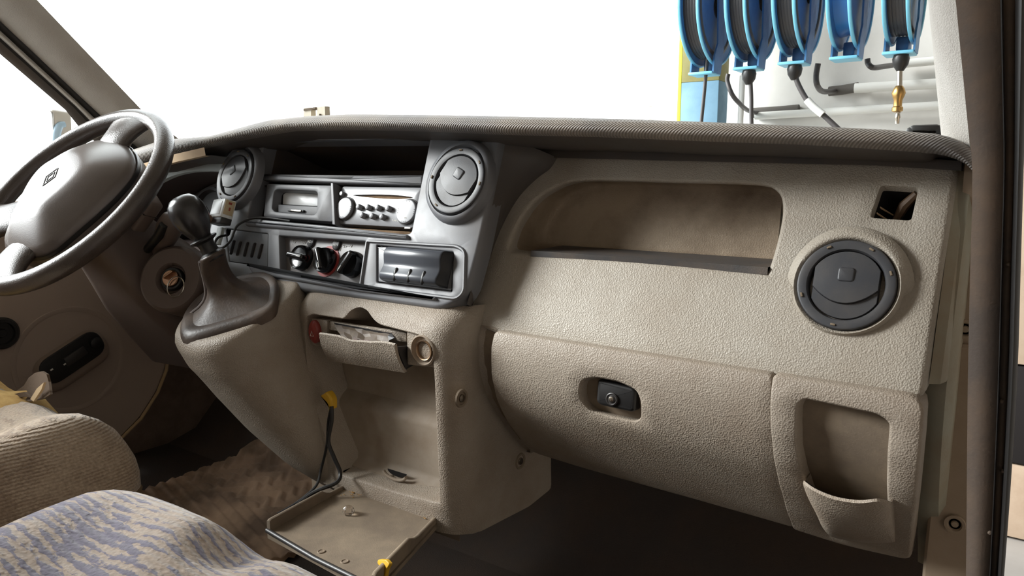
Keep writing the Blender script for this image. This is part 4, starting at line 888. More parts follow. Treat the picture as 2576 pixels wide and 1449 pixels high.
# ------------------------------------------------------------------ drop-down tray flap
FZ = .197
H0, H1, K1, K0 = onZ(884, 1214, FZ), onZ(1116, 1292, FZ), onZ(945, 1480, FZ), onZ(672, 1334, FZ)
ft = thing('folding_tray', 'beige fold down tray hanging open below the centre console pocket', 'tray', (H0+K1)/2)
g = G(); q = [H0, H1, K1, K0]; g.rings([[p+V((0, 0, -.012)) for p in q], [p+V((0, 0, -.002)) for p in q], [(p-(H0+K1)/2)*.995+(H0+K1)/2 for p in q]], True, True, True); g.build('tray_panel', beigeD, ft)
def wall(a, b, hs, name, th, side):
    g = G(); rs = []
    for t, h in hs:
        p = a.lerp(b, t); rs.append([p+V((0, 0, -.006)), p+V((0, 0, h-.001)), p+side*(th*.25)+V((0, 0, h)), p+side*(th*.75)+V((0, 0, h)), p+side*th+V((0, 0, h-.001)), p+side*th+V((0, 0, -.006))])
    g.rings(rs, True, True, True); return g.build(name, beigeD, ft)
wall(H0, K0, [(0, .004), (.30, .006), (.34, .008), (.40, .0155), (.98, .017), (1, .015)], 'tray_side', .006, V((1, .1, 0)))
wall(H1, K1, [(0, .005), (.40, .007), (.46, .009), (.54, .017), (.98, .019), (1, .016)], 'tray_side', .006, V((-1, -.1, 0)))
g = G(); g.tube([K0+V((0, .0, 0)), K0.lerp(K1, .5)+V((0, -.004, 0)), K1], .0035, 10); g.build('tray_edge', darkP, ft)
g = G(); a, b = onZ(915, 1205, FZ+.004), onZ(1068, 1262, FZ+.004); g.tube([a, b], .006, 10); g.build('hinge_bar', beigeD, ft)
for px, py in [(905, 1210), (1090, 1278), (1112, 1292)]:
    g = G(); g.box((.012, .016, .018), tuple(onZ(px, py, FZ+.006)), .003); g.build('hinge_lug', beigeS, ft)
g = G(); p = onZ(988, 1268, FZ+.002); g.rings([[p+V((-.010, 0, 0)), p+V((.006, 0, 0)), p+V((.003, .004, .014)), p+V((-.003, .004, .012))], [p+V((-.010, .004, 0)), p+V((.006, .004, 0)), p+V((.003, .006, .014)), p+V((-.003, .006, .012))]], True, True, True); g.build('stop_tab', beigeS, ft)
for px, py in [(808, 1388), (867, 1413), (1003, 1392)]:
    g = G(); g.lathe([(.0055, 0), (.005, .0012), (.004, .0012), (.0036, .0004)], Matrix.Translation(onZ(px, py, FZ)), 18); g.build('moulding_mark', beigeS, ft)
p = onZ(968, 1428, FZ+.012); g = G(); Mx = frame(p, (.9, -.2, 0), (0, .2, 1)); g.plate(rp([(-.013, .006), (.004, .012), (.013, .010), (.008, .002), (.006, -.016), (-.002, -.016), (-.004, -.002), (-.014, .001)], .003, 3), -.002, .003, .001, Mx); tag(g.build('yellow_clip', yellow), 'yellow broken plastic clip at the front corner of the fold down tray', 'clip')
# small things lying on the flap
p = onZ(877, 1287, FZ+.004); g = G(); g.lathe([(.007, -.004), (.009, .001), (.008, .005), (.004, .009), (.001, .0095)], Matrix.Translation(p), 9); o = tag(g.build('clear_cap', clear, ang=20), 'small clear plastic cap lying on the fold down tray', 'cap')
g = G(); r_ = random.Random(4)
for (px, py, sp_, cnt) in [(898, 1238, 16, 60), (1078, 1300, 8, 18), (970, 1222, 10, 12)]:
    for _ in range(cnt):
        q = onZ(px+r_.gauss(0, sp_), py+r_.gauss(0, sp_*.32), FZ+.001); s = r_.uniform(.0006, .0018)
        g.add([q+V((s, 0, 0)), q+V((0, s, 0)), q+V((-s, 0, 0)), q+V((0, -s, 0)), q+V((0, 0, s))], [[0, 1, 4], [1, 2, 4], [2, 3, 4], [3, 0, 4]])
o = tag(g.build('tobacco_crumbs', mk('crumbs', (186, 148, 96), .9, .1)), 'tan crumbs scattered near the hinge of the fold down tray', 'crumbs'); o['kind'] = 'stuff'
# yellow plug and cords
yc = thing('yellow_plug', 'yellow plastic plug at the left edge of the console pocket', 'plug', cp(828, 1005, .004))
p = cp(828, 1004, .0); g = G(); Mx = frame(p, (1, 0, 0), (0, 0, 1)); g.plate(rp([(-.016, .004), (-.008, .008), (0, .014), (.008, .008), (.012, .002), (.011, -.014), (.005, -.016), (.001, -.006), (-.008, -.002)], .004, 3), -.006, .006, .003, Mx); g.build('plug_body', yellow, yc)
g = G(); g.tube([p+V((.006, -.002, -.012)), p+V((.004, -.002, -.024))], .003, 8); g.build('plug_neck', yellow, yc)
cd_ = thing('black_cable', 'thin black cable hanging from the yellow plug to the floor', 'cable', p)
c1 = smooth([cp(834, 1022, -.004), cp(826, 1060, -.008), cp(822, 1120, -.012), cp(808, 1180, -.012), onY(795, 1222, .74), onY(750, 1262, .72), onY(700, 1292, .72)], 5, False)
c2 = smooth([cp(834, 1022, -.004), cp(834, 1060, -.008), cp(826, 1110, -.012), cp(840, 1150, -.012), cp(856, 1190, -.012), onY(845, 1215, .74), onY(790, 1238, .72), onY(735, 1280, .72), onY(690, 1310, .72)], 5, False)
g = G(); g.tube(c1, .0022, 8); g.build('cable_strand', rubberB, cd_); g = G(); g.tube(c2, .0032, 8); g.build('cable_strand', rubberB, cd_)

# ================================================================== driver's side
# steering wheel
SW = V((-1.357, .612, .6606)); al, be = .8167, .1162
sn = V((sin(be)*sin(al), -cos(be)*sin(al), cos(al))); sxv = V((0, 0, 1)).cross(sn).normalized()
if sxv.x < 0: sxv = -sxv
MS = frame(SW, sxv, sn.cross(sxv))
stw = thing('steering_wheel', 'dark leather steering wheel with padded hub on the driver side', 'steering wheel', MS)
g = G(); RM, rt = .190, .0155; n, m_ = 96, 18
g.rings([[((RM+rt*cos(b))*cos(a), (RM+rt*cos(b))*sin(a), rt*1.1*sin(b)) for b in [2*pi*j/m_ for j in range(m_)]] for a in [2*pi*i/n for i in range(n+1)]], True); g.build('rim', wheelM, stw, local=True, ang=80)
for ang, wd in ((86, .062), (206, .060), (268, .060)):
    g = G(); rs = []
    for t in np.linspace(0, 1, 10):
        r_ = .075+(.186-.075)*t; h = -.012+.010*t+.008*sin(pi*t)-(.03*(1-t) if ang > 300 else 0); ww = wd*(1-.30*sin(pi*min(1, t*1.0))+.25*t**4); th = .017*(1-.25*t)
        rs.append([(r_, ww*.92*cos(a), h+th*sin(a)) for a in [2*pi*k/16 for k in range(16)]])
    q = G(); q.rings(rs, True, True, True, Matrix.Rotation(R(ang), 4, 'Z')); q.build('spoke', wheelM, stw, local=True, ang=70)
hubo = [(-.085, .098), (-.04, .132), (.03, .126), (.085, .098), (.118, .058), (.116, .0), (.088, -.07), (.06, -.118), (0, -.130), (-.06, -.118), (-.088, -.07), (-.116, 0), (-.118, .058)]
hubo = [(q.x, q.y) for q in smooth([V((*q, 0)) for q in hubo], 4)]
g = G(); rs = []
for f_, h in [(.97, -.045), (1.0, -.02), (1.0, -.008), (.98, .002), (.92, .011), (.62, .034), (.52, .040), (.44, .0425), (.25, .043)]: rs.append([(x*f_, y*f_, h) for x, y in hubo])
g.rings(rs, True, True, True); hb = g.build('hub_pad', hubM, stw, local=True, ang=80)
g = G(); g.rings([[(x*f_, y*f_, h) for x, y in hubo] for f_, h in [(1.012, -.012), (1.02, -.008), (1.012, -.004)]], True); g.build('hub_seam', blackP, hb, local=True)
g = G(); Me = Matrix.Translation((0, .004, .043))
dm = [V((0, .020, 0)), V((.0125, 0, 0)), V((0, -.020, 0)), V((-.0125, 0, 0))]
for sc_ in (1.0, .55): g.tube([Me @ (dm[i % 4]*sc_) for i in range(5)], .0013, 6)
g.build('hub_emblem', darkP, hb, local=True)
# steering column, stalks and ignition
col = thing('steering_shroud', 'dark brown steering column shroud below the wheel', 'steering column', SW-sn*.1)
dn_ = -sn; cxv = sxv; cyv = dn_.cross(cxv); 
def colM(s): return frame(SW+dn_*s+V((0, 0, -.0)), sxv, sn.cross(sxv))
rs = []
for s, w_, h_, oy in [(.045, .085, .085, 0), (.06, .115, .105, -.004), (.10, .125, .115, -.008), (.16, .14, .14, -.014), (.22, .17, .16, -.02), (.30, .20, .18, -.02), (.38, .22, .20, -.02)]:
    M = colM(s); rs.append([M @ V((x, y+oy, 0)) for x, y in rr(w_, h_, .03, 5)])
g = G(); g.rings(rs, True, True, True); g.build('shroud', column, col, ang=60)
pig = onY(428, 700, .70)
ign_n = V((.42, -.80, .30)).normalized(); Mi_ = frame(pig, (1, .5, 0), (0, .3, 1)); Mi_ = frame(pig, V((0, 0, 1)).cross(ign_n), ign_n.cross(V((0, 0, 1)).cross(ign_n)))
g = G(); g.lathe([(.060, -.09), (.060, -.012), (.058, -.004), (.053, .0), (.028, -.001), (.026, -.004), (.024, -.012), (.020, -.014)], Mi_, 44); g.build('ignition_housing', column, col)
g = G(); g.lathe([(.0205, -.012), (.0205, -.005), (.019, -.003), (.0155, -.003), (.015, -.006)], Mi_, 32); ig = g.build('ignition_ring', blackP, col)
g = G(); g.lathe([(.0145, -.006), (.0145, .0), (.0135, .0012), (.0005, .0012)], Mi_, 28); g.build('ignition_barrel', copper, col, label='copper coloured lock barrel')
# stalks
def stalk(pts, rad, name, m): g = G(); g.tube(smooth(pts, 4, False), rad, 12); return g.build(name, m, col, ang=60)
sA = [onY(300, 590, .72), onY(335, 562, .70), onY(365, 530, .69)]
g = G(); g.tube([onY(310, 600, .74), onY(348, 560, .71)], [.010, .013], 10); g.build('stalk_arm', column, col)
pst = onY(364, 535, .69); Mst = frame(pst, V((.62, .25, .74)), V((-.75, .1, .65)))
g = G(); g.box((.066, .034, .026), (0, 0, 0), .006, Mst, 3); sk = g.build('wiper_stalk', column, col)
g = G(); g.box((.0008, .0345, .0265), (.006, 0, 0), 0, Mst); g.box((.010, .0008, .0005), (-.020, .003, .0132), 0, Mst); g.build('stalk_ring', blackP, sk)
g = G(); g.tube([onY(300, 690, .78), onY(360, 640, .72), onY(400, 592, .69), onY(412, 565, .69)], [.006, .007, .008, .007], 10); g.build('radio_stalk', blackP, col)
g = G(); g.tube(smooth([onY(400, 640, .74), onY(415, 600, .72), onY(432, 560, .71), onY(440, 542, .71)], 3, False), [.012, .015, .017, .019, .021, .022, .021, .019, .015, .010], 14); g.build('stalk_head', column, col, ang=70)
ky = thing('ignition_key', 'ignition key with wire ring turned in the lock barrel', 'key', pig)
g = G(); g.box((.020, .0035, .012), (.004, .003, .006), .0012, Mi_ @ Matrix.Rotation(R(38), 4, 'Z')); g.build('key_blade', copper, ky)
g = G(); cR = Mi_ @ V((.017, -.016, .008)); ringp = [cR+sx_ for sx_ in [Mi_.to_3x3() @ V((.0175*cos(a), .0175*sin(a), .004*cos(a))) for a in np.linspace(0, 2*pi, 33)]]; g.tube(ringp, .0011, 6); g.build('key_ring', metal, ky)
# instrument panel
ip = thing('instrument_panel', 'arched instrument binnacle with dark recess behind the steering wheel', 'instrument panel', (-1.5, .9, .55))
IY = .885
IP = lambda px, py, Y=IY: (lambda p: (p.x, p.z))(onY(px, py, Y))
io = [(-1.84, .50), (-1.24, .50), (-1.24, .742), (-1.84, .735)]
ih = [IP(562, 430), IP(515, 427), IP(474, 428), IP(430, 438), IP(389, 461), (-1.71, .62), (-1.72, .53), (-1.26, .53)]
ih = [(max(-1.73, min(-1.262, a)), b) for a, b in ih]
ih = dens(rp(ih, [.004, .02, .03, .03, .03, .05, .02, .01], 5), .02)
g = G(); g.sheet(dens(io, .05), [ih], lambda x, z: V((x, IY+(z-.68)*.25, z)), .05); g.rim(ih, lambda x, z: V((x, IY+(z-.68)*.25, z)), [(.002, .001), (.003, .004), (.004, .012)], (0, 1, 0)); g.build('binnacle_frame', palebl, ip)
g = G(); q = inset(ih, .004); g.rings([[V((x, IY+.012+(z-.68)*.25, z)) for x, z in q], [V((x, IY+.10, z)) for x, z in inset(ih, .02)]], True, False, True); g.build('binnacle_recess', mk('binnacle_dark', (70, 60, 57), .6, .3), ip)
for (x, z, r_) in [(-1.37, .60, .062), (-1.50, .60, .062), (-1.62, .60, .045)]:
    Mg = frame((x, IY+.088, z), (1, 0, 0), (0, .2, 1)); g = G(); g.lathe([(r_+.008, -.01), (r_+.006, .012), (r_, .012), (r_-.003, .0), (r_*.3, -.001)], Mg, 36, False); di = g.build('gauge', darkP, ip)
    g = G(); g.box((.0015, r_*.7, .001), (0, r_*.3, .002), 0, Mg @ Matrix.Rotation(R(50), 4, 'Z')); g.build('gauge_needle', red, di)
zh = onY(500, 413, IY-.003).z
g = G(); cows = [u_ for u_ in und if u_[0] < -1.235]
g.rings([[V((x, y+.004, z-.0005)), V((x, y+.006, z-.015)), V((x, y+.014, z-.016))] for x, y, z in cows], False); g.build('lip_strip', ochre, ip)
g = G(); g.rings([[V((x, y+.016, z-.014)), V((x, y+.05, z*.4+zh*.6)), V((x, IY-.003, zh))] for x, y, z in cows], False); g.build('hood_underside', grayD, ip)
# knee panel below the column
kn_ = thing('knee_panel', 'pale grey knee panel curving under the steering column', 'panel', (-1.4, .86, .4))
rs = []
for t, (zt, yt) in enumerate([(.52, .845), (.47, .84), (.43, .85), (.39, .875), (.36, .92), (.35, .97)]):
    rs.append([(x, yt+.03*abs((x+1.35)/.4)**2, zt+.03*((x+1.15)/.5)) for x in np.linspace(-1.70, -1.02, 18)])
g = G(); g.rings(rs, False); g.rings([[(p[0], p[1]+.006, p[2]) for p in r] for r in rs], False); g.build('knee_shell', palebl, kn_, ang=60)
pk = onY(345, 745, .845); g = G(); g.box((.03, .012, .03), tuple(pk), .005); g.build('bonnet_release', palebl, kn_)
g = G(); p0_, p1_ = onY(314, 803, .93), onY(360, 801, .93); g.tube([p0_, p1_], .004, 8); g.build('release_cord', ochre, kn_)
# driver floor side panel and mat
g = G(); g.rings([[(-1.80, y, 0), (-1.80, y, .45)] for y in (.80, .95, 1.1, 1.3)], False); g.rings([[(-1.83, y, 0), (-1.83, y, .45)] for y in (.80, .95, 1.1, 1.3)], False); struct(g.build('wall_side', carpB))
g = G(); mo = [(-1.56, .70), (-1.10, .70), (-1.05, .78), (-1.09, .98), (-1.16, 1.07), (-1.34, 1.10), (-1.54, 1.08)]
def ms(x, y):
    h = .012+.0045*sin(y*190+3*sin(x*75))*(1 if .88 < y < 1.06 else 0)+.004*sin((y+.3*x)*240)*(1 if y <= .88 else 0)+.006*sin(x*7+y*5)
    return V((x, y, h+max(0, y-1.02)*.5))
mo = dens(rp(mo, .03, 4), .012); g = G(); g.sheet(mo, [], ms, .0075); g.rim(mo, ms, [(0, -.01)], (0, 0, 1))
tag(g.build('floor_mat', floormat, ang=80), 'worn brown rubber floor mat with wavy ribs in the driver footwell', 'floor mat')
for k, (x, z) in enumerate([(-1.30, .20), (-1.43, .20)]):
    pe = thing('pedal', ['black clutch pedal hanging left in the driver footwell', 'black brake pedal hanging right in the driver footwell'][1-k], 'pedal', (x, 1.06, z)); g = G(); g.box((.07, .02, .05), (x, 1.05, z), .006); g.build('pedal_pad', rubberB, pe); g = G(); g.tube([(x, 1.06, z), (x, 1.16, z+.12), (x, 1.22, z+.28)], .009, 8); g.build('pedal_arm', blackP, pe)
# outside mirror
mi = thing('door_mirror', 'pale blue outside mirror seen through the driver window', 'mirror', (-2.02, 1.0, .85))
q = smooth([onX(163, 313, -2.02), onX(150, 316, -2.02), onX(143, 332, -2.02), onX(140, 352, -2.02), onX(137, 374, -2.02)], 4, False)
g = G(); g.tube(q, [.007+.003*sin(pi*i/(len(q)-1)) for i in range(len(q))], 10); g.build('mirror_edge', mirW, mi)
mn = V((.235, -.97, .05)).normalized(); mc = onX(104, 352, -2.06); Mm = frame(mc, V((0, 0, 1)).cross(mn), mn.cross(V((0, 0, 1)).cross(mn)))
g = G(); g.plate(rr(.085, .15, .02, 5), -.004, 0, .001, Mm); g.build('mirror_glass', mk('mirror_silver', (245, 246, 248), .02, .5, metal=1), mi)
g = G(); g.plate(rr(.088, .155, .022, 5), -.05, -.004, .01, Mm); g.tube([mc+V((-.01, .03, -.05)), V((-1.80, 1.0, .66))], .018, 10); g.build('mirror_housing', paintW, mi)

# ------------------------------------------------------------------ small electronic receiver on the fascia edge, with its cable
MD = MF @ Matrix.Translation((*fp(560, 538, .03), .03)) @ Matrix.Rotation(R(-12), 4, 'Y')
dv_ = thing('receiver_box', 'small white electronic box stuck on the fascia edge below the left vent', 'receiver', MD)
g = G(); g.box((.052, .034, .022), (-.004, .008, 0), .002, MD); g.build('box_case', mk('box_white', (214, 218, 218), .35, .5), dv_)
g = G(); g.box((.040, .024, .001), (-.006, .008, .0115), .0004, MD); g.build('box_label', mk('box_label', (232, 236, 238), .3, .5), dv_)
g = G(); g.box((.0012, .026, .017), (.0225, .010, 0), .0003, MD); sd = g.build('side_sticker', mk('sticker_tan', (190, 172, 140), .6, .3), dv_)
g = G(); g.box((.0004, .004, .006), (.0232, .018, 0), 0, MD); g.box((.0004, .006, .003), (.0232, .008, -.001), 0, MD); g.build('sticker_print', mk('print_red', (150, 70, 54), .6, .3), sd)
g = G(); g.box((.050, .012, .020), (-.003, -.014, -.001), .002, MD); g.build('box_base', darkP, dv_)
g = G(); g.lathe([(.0075, 0), (.0075, .020), (.006, .021), (.002, .0205)], MD @ Matrix.Translation((-.022, -.012, .004)) @ Matrix.Rotation(R(-20), 4, 'Y'), 18); g.build('box_sensor', mk('sensor_brown', (96, 72, 54), .4, .5), dv_)
g = G(); g.box((.022, .032, .006), (-.020, -.038, -.012), .001, MD); g.build('box_tab', palebl, dv_)
cbl = smooth([MF @ V((*fp(568, 592, .012), .012)), onP(550, 597, FO+fn*.03, fn), onP(541, 610, FO+fn*.04, fn), onP(546, 622, FO+fn*.045, fn), onP(562, 622, FO+fn*.045, fn), onP(580, 605, FO+fn*.04, fn), onP(588, 585, FO+fn*.035, fn), onP(597, 568, FO+fn*.03, fn), onP(618, 555, FO+fn*.018, fn), onP(645, 548, FO+fn*.006, fn), onP(680, 549, FO-fn*.004, fn), onP(730, 556, FO-fn*.012, fn)], 6, False)
g = G(); g.tube(cbl, .0021, 8); tag(g.build('looped_cable', rubberB), 'thin black looped cable running from the white box into the radio bay', 'cable')

# ------------------------------------------------------------------ bits on top of the cowl
bx = thing('cowl_bracket', 'small pale bracket standing on the dashboard cowl at the windscreen', 'bracket', onY(790, 290, .95))
for (pts, nm) in ([[(764, 272), (782, 270), (782, 296), (762, 296)], 'bracket_post'], [[(797, 270), (817, 267), (818, 296), (797, 296)], 'bracket_post']):
    q = [onY(a, b, .95) for a, b in pts]; q[2].z = q[3].z = interp(q[2].x, tx, tz)-.001; g = G(); g.rings([q, [p+V((0, .012, 0)) for p in q]], True, True, True); g.build(nm, mk('bracket_cream', (226, 216, 196), .5, .4), bx)
q = [onY(a, b, .948) for a, b in [(763, 274), (793, 269), (793, 274), (763, 279)]]; g = G(); g.rings([q, [p+V((0, .014, 0)) for p in q]], True, True, True); g.build('bracket_top', beigeD, bx)
q = [onY(a, b, .946) for a, b in [(793, 298), (803, 286), (812, 298)]]; q[0].z = q[2].z = interp(q[0].x, tx, tz)-.001; g = G(); g.rings([q, [p+V((0, .01, 0)) for p in q]], True, True, True); g.build('bracket_clip', column, bx)
wi = thing('wiper_base', 'dark lumpy wiper base outside the windscreen near the passenger pillar', 'wiper', onY(2335, 333, 1.35))
for k, (px, py, s) in enumerate([(2312, 330, .018), (2328, 328, .022), (2345, 330, .02), (2362, 334, .022)]):
    g = G(); g.box((s*2, .03, s), tuple(onY(px, py+4, 1.36)), .006); g.build('wiper_link', blackP, wi)

# ================================================================== seats
def cushion(x0, x1, y0, y1, z0, z1, r, fn=None, cuts=26):
    bm = bmesh.new(); bmesh.ops.create_cube(bm, size=1); bmesh.ops.subdivide_edges(bm, edges=bm.edges[:], cuts=cuts, use_grid_fill=True)
    sx_, sy_, sz_ = x1-x0, y1-y0, z1-z0; out = []
    for v in bm.verts:
        p = V((v.co.x*sx_, v.co.y*sy_, v.co.z*sz_)); h = V((sx_/2-r, sy_/2-r, sz_/2-min(r, sz_*.45)))
        c_ = V((max(-h.x, min(h.x, p.x)), max(-h.y, min(h.y, p.y)), max(-h.z, min(h.z, p.z)))); d = p-c_
        if d.length > 1e-6: p = c_+d.normalized()*r*min(1, d.length/r if d.length < r*.99 and 0 else 1)
        p += V(((x0+x1)/2, (y0+y1)/2, (z0+z1)/2)); v.co = fn(p) if fn else p
    bm.verts.index_update(); g = G(); g.add([v.co.copy() for v in bm.verts], [[q.index for q in f.verts] for f in bm.faces]); bm.free(); return g
bs = thing('bench_seat', 'passenger bench seat cushion in faded purple and beige woven cloth', 'seat', (-.42, .1, .05))
def fb(p):
    q = p.copy(); t = max(0, (p.z-.28)/.1)
    q.z += t*(.010*sin(p.x*6+1)-.012*max(0, (-.70-p.x)/.1)**2+.004*sin(p.x*31+p.y*23))
    d = (V((p.x, p.y))-V((-.53, .34))).length; q.z -= t*.010*math.exp(-(d/.03)**2)*1; q.z += t*.006*math.exp(-((d-.05)/.03)**2)
    q.y -= .02*max(0, (-.70-p.x)/.08); q.x += .32*max(0, .36-p.y)*max(0, min(1, (-.35-p.x)/.35)) if p.y > 0 else .1152*max(0, min(1, (-.35-p.x)/.35))
    return q
cushion(-.775, -.03, -.42, .385, .15, .398, .06, fb, 44).build('seat_cushion', seatP, bs, ang=80)
g = G(); g.box((.74, .72, .12), (-.42, -.03, .09), .02); g.build('seat_base', blackP, bs)
cushion(-.815, -.03, -.60, -.42, .34, .95, .07, None, 14).build('seat_backrest', seatP, bs, ang=80)
ds = thing('driver_seat', 'worn driver seat with torn beige cloth cushion and exposed foam', 'seat', (-1.3, .1, .05))
def fd(p):
    q = p.copy(); t = max(0, (p.z-.22)/.1)
    q.z += t*(.022*math.exp(-((p.x+1.13)/.07)**2)-.02*max(0, (-1.02-p.x < .02)*0)+.005*sin(p.y*40+p.x*9)+.004*sin(p.x*33)) - t*.035*max(0, (p.x+1.10)/.07)*(1 if p.x > -1.10 else 0)
    return q
cushion(-1.62, -1.02, -.35, .545, .14, .325, .06, fd, 36).build('seat_cushion', seatD, ds, ang=80)
g = G(); g.tube(smooth([(-1.018, .10, .215), (-1.016, .30, .225), (-1.022, .47, .235), (-1.05, .535, .238), (-1.20, .55, .236), (-1.5, .55, .236)], 4, False), .004, 8); g.build('seat_piping', seatS, ds)
cushion(-1.61, -1.028, -.34, .535, .06, .225, .03, None, 8).build('seat_skirt', seatS, ds, ang=80)
cushion(-1.62, -1.05, -.60, -.40, .30, .95, .07, None, 12).build('seat_backrest', seatD, ds, ang=80)
fc = onZ(35, 990, .335)
g = G(); rs = []
for i in range(9):
    row = []
    for j in range(9):
        x, y = -1.62+i*.045, .36+j*.0225; row.append(V((x, y, .335+.012*sin(i*1.7+j)*cos(j*1.3)-.02*((j-4)/4)**4-.03*max(0, (i-6)/2)**2)))
    rs.append(row)
g.rings(rs, False); g.build('exposed_foam', foam, ds, ang=70)
def rag(pts, m, name):
    q = [onY(a, b, c_) for a, b, c_ in pts]; g = G(); g.rings([q, [p+V((.002, .003, 0)) for p in q]], True, True, True); return g.build(name, m, ds, ang=20)
rag([(28, 992, .52), (60, 970, .52), (72, 950, .515), (88, 938, .515), (104, 934, .51), (117, 942, .51), (122, 960, .51), (126, 992, .50), (108, 1004, .50), (72, 1010, .50)], mk('rag_brown', (92, 78, 66), .9, .1, (200, .6, 'n')), 'torn_flap')
rag([(76, 1004, .495), (92, 978, .495), (110, 962, .495), (104, 980, .495), (84, 1010, .495)], mk('rag_pale', (186, 164, 132), .9, .1), 'torn_lining')
rag([(-20, 1000, .50), (20, 994, .50), (60, 986, .50), (78, 1000, .50), (62, 998, .50), (20, 1004, .50), (-20, 1010, .50)], MATS['rag_brown'], 'torn_strip')

# ================================================================== workshop outside
g = G(); g.box((30, 30, .05), (-2, 6, -.60), 0); struct(g.build('floor_workshop', concrete))
g = G(); g.box((8.0, 11.0, .15), (.5, -1.0, 4.4), .005); struct(g.build('ceiling_workshop_unseen', mk('dim_plaster', (150, 142, 132), .9, .1)))  # unseen ceiling in darkened plaster, added to cut light on reels and cab
g = G(); g.box((.15, 11.0, 5.2), (3.2, -1.0, 1.9), .005); struct(g.build('wall_right_unseen', MATS['dim_plaster']))  # unseen wall, added to cut light entering at the passenger door
g = G(); g.box((8.0, .15, 5.2), (.5, -6.4, 1.9), .005); struct(g.build('wall_behind_unseen', MATS['dim_plaster']))  # unseen rear wall, added to close off light from behind
wx0 = onY(1812, 150, 4.4).x
g = G(); g.box((5.0, .15, 5.2), (wx0-.25+2.5, 4.5, 2.0), .005); struct(g.build('wall_back', plaster))
ps = thing('steel_post', 'blue painted steel post with yellow edge beside the hose reels', 'post', (wx0-.1, 4.0, -.5))
PYY = 4.0; xl, xr = onY(1716, 150, PYY).x, onY(1811, 150, PYY).x; zs2 = onY(1760, 205, PYY).z
g = G(); g.box((xr-xl, .15, zs2+.6), ((xl+xr)/2, PYY+.075, (zs2-.6)/2), .004); g.build('post_lower', postB, ps)
g = G(); g.box((xr-xl, .15, 3.0), ((xl+xr)/2, PYY+.075, zs2+1.5), .004); g.build('post_upper', olive, ps)
xy = onY(1707, 150, PYY).x; g = G(); g.box((xl-xy, .16, 4.4), ((xl+xy)/2, PYY+.08, 1.4), .002); g.build('post_edge', yellowP, ps)
YR = 3.6
def reel(i, px, bar_px0, bar_px1, bar_y, R_, hose, label):
    c = onY((bar_px0+bar_px1)/2, bar_y, YR); wdt = (onY(bar_px1, bar_y, YR)-onY(bar_px0, bar_y, YR)).x*1.0
    zc_ = c.z+R_+.045; o = V((c.x, YR+.05, zc_))
    t = thing('hose_reel', label, 'hose reel', o, 'blue hose reels in a row')
    Mx = frame(o, (0, 1, 0), (0, 0, 1)); hw = wdt*.36
    for s in (-1, 1):
        g = G(); g.lathe([(.05, s*hw*.9), (R_*.6, s*hw*.75), (R_*.93, s*hw), (R_, s*hw*1.06), (R_, s*hw*1.12), (R_*.93, s*hw*1.07), (R_*.6, s*hw*.86), (.05, s*hw)], Mx, 48, False, False); fl_ = g.build('flange', blueP, t)
        g = G(); g.rings([[Mx @ V((R_*1.0*cos(a)+.006*cos(b)*cos(a), R_*sin(a)+.006*cos(b)*sin(a), s*hw*1.09+.008*sin(b))) for b in [2*pi*k/8 for k in range(8)]] for a in np.linspace(0, 2*pi, 49)], True); g.build('flange_rim', blueL, fl_)
    g = G()
    if hose:
        for k in range(5):
            hx = (k-2)*hw*.36; g.rings([[Mx @ V(((R_*.82+.016*cos(b))*cos(a), (R_*.82+.016*cos(b))*sin(a), hx+.018*sin(b))) for b in [2*pi*j/10 for j in range(10)]] for a in np.linspace(0, 2*pi, 49)], True)
        g.build('wound_hose', hoseM, t)
    else:
        g.lathe([(R_*.8, -hw), (R_*.78, 0), (R_*.8, hw)], Mx, 48, False, False); g.build('drum', mk('drum_blue', (60, 140, 210), .3, .5), t)
    for s in (-1, 1):
        xx = o.x+s*wdt*.5; g = G()
        q = [V((xx, YR-.03, c.z)), V((xx, YR+.07, c.z)), V((xx, YR+.10, c.z+.12)), V((xx, YR+.10, zc_+.05)), V((xx, YR+.0, zc_+.05)), V((xx, YR+.02, c.z+.14)), V((xx, YR-.02, c.z+.08))]
        g.rings([q, [p+V((.008, 0, 0)) for p in q]], True, True, True); g.build('side_arm', blueP, t)
    g = G(); g.box((wdt*1.08, .12, .014), (o.x, YR+.02, c.z), .005); g.build('base_bar', blueL, t)
    g = G(); g.box((.05, .10, .06), (o.x, YR+.12, c.z+.05), .008); g.build('rear_bracket', blueP, t)
    if hose and i in (1, 2, 4): g = G(); g.lathe([(.028, .0), (.034, -.02), (.030, -.045), (.014, -.07)], Matrix.Translation((o.x+.01, YR, c.z-.004)), 16); g.build('hose_stopper', blackP, t)
    return c
spec = [(0, 1780, 1740, 1796, 186, .27, 1, 'leftmost blue hose reel, nearest the steel post'), (1, 1890, 1851, 1908, 173, .27, 1, 'second blue hose reel from the steel post'), (2, 2000, 1963, 2026, 160, .27, 1, 'third blue hose reel, in the middle of the row'), (3, 2130, 2092, 2158, 147, .27, 0, 'empty blue hose reel without wound hose, fourth in the row'), (4, 2265, 2224, 2298, 134, .27, 1, 'blue hose reel nearest the passenger windscreen pillar')]
for s_ in spec: reel(*s_)
def hose(pts, r, label, name='hose', m=hoseM, cat='hose'):
    g = G(); g.tube(smooth(pts, 5, False), r, 10); return tag(g.build(name, m), label, cat)
hy = lambda a, b, y=YR: onY(a, b, y)
hose([hy(1786, 60, YR+.0), hy(1779, 150), hy(1772, 230), hy(1764, 310), hy(1762, 340)], .009, 'thin hose hanging straight in front of the steel post')
hose([hy(1888, 205), hy(1890, 250), hy(1890, 290), hy(1891, 330)], .010, 'black hose hanging straight from the second reel')
hose([hy(2001, 186), hy(2005, 205), hy(2018, 232), hy(2034, 256), hy(2065, 284), hy(2100, 316), hy(2130, 345)], .012, 'dark hose curving down to the right from the third reel')
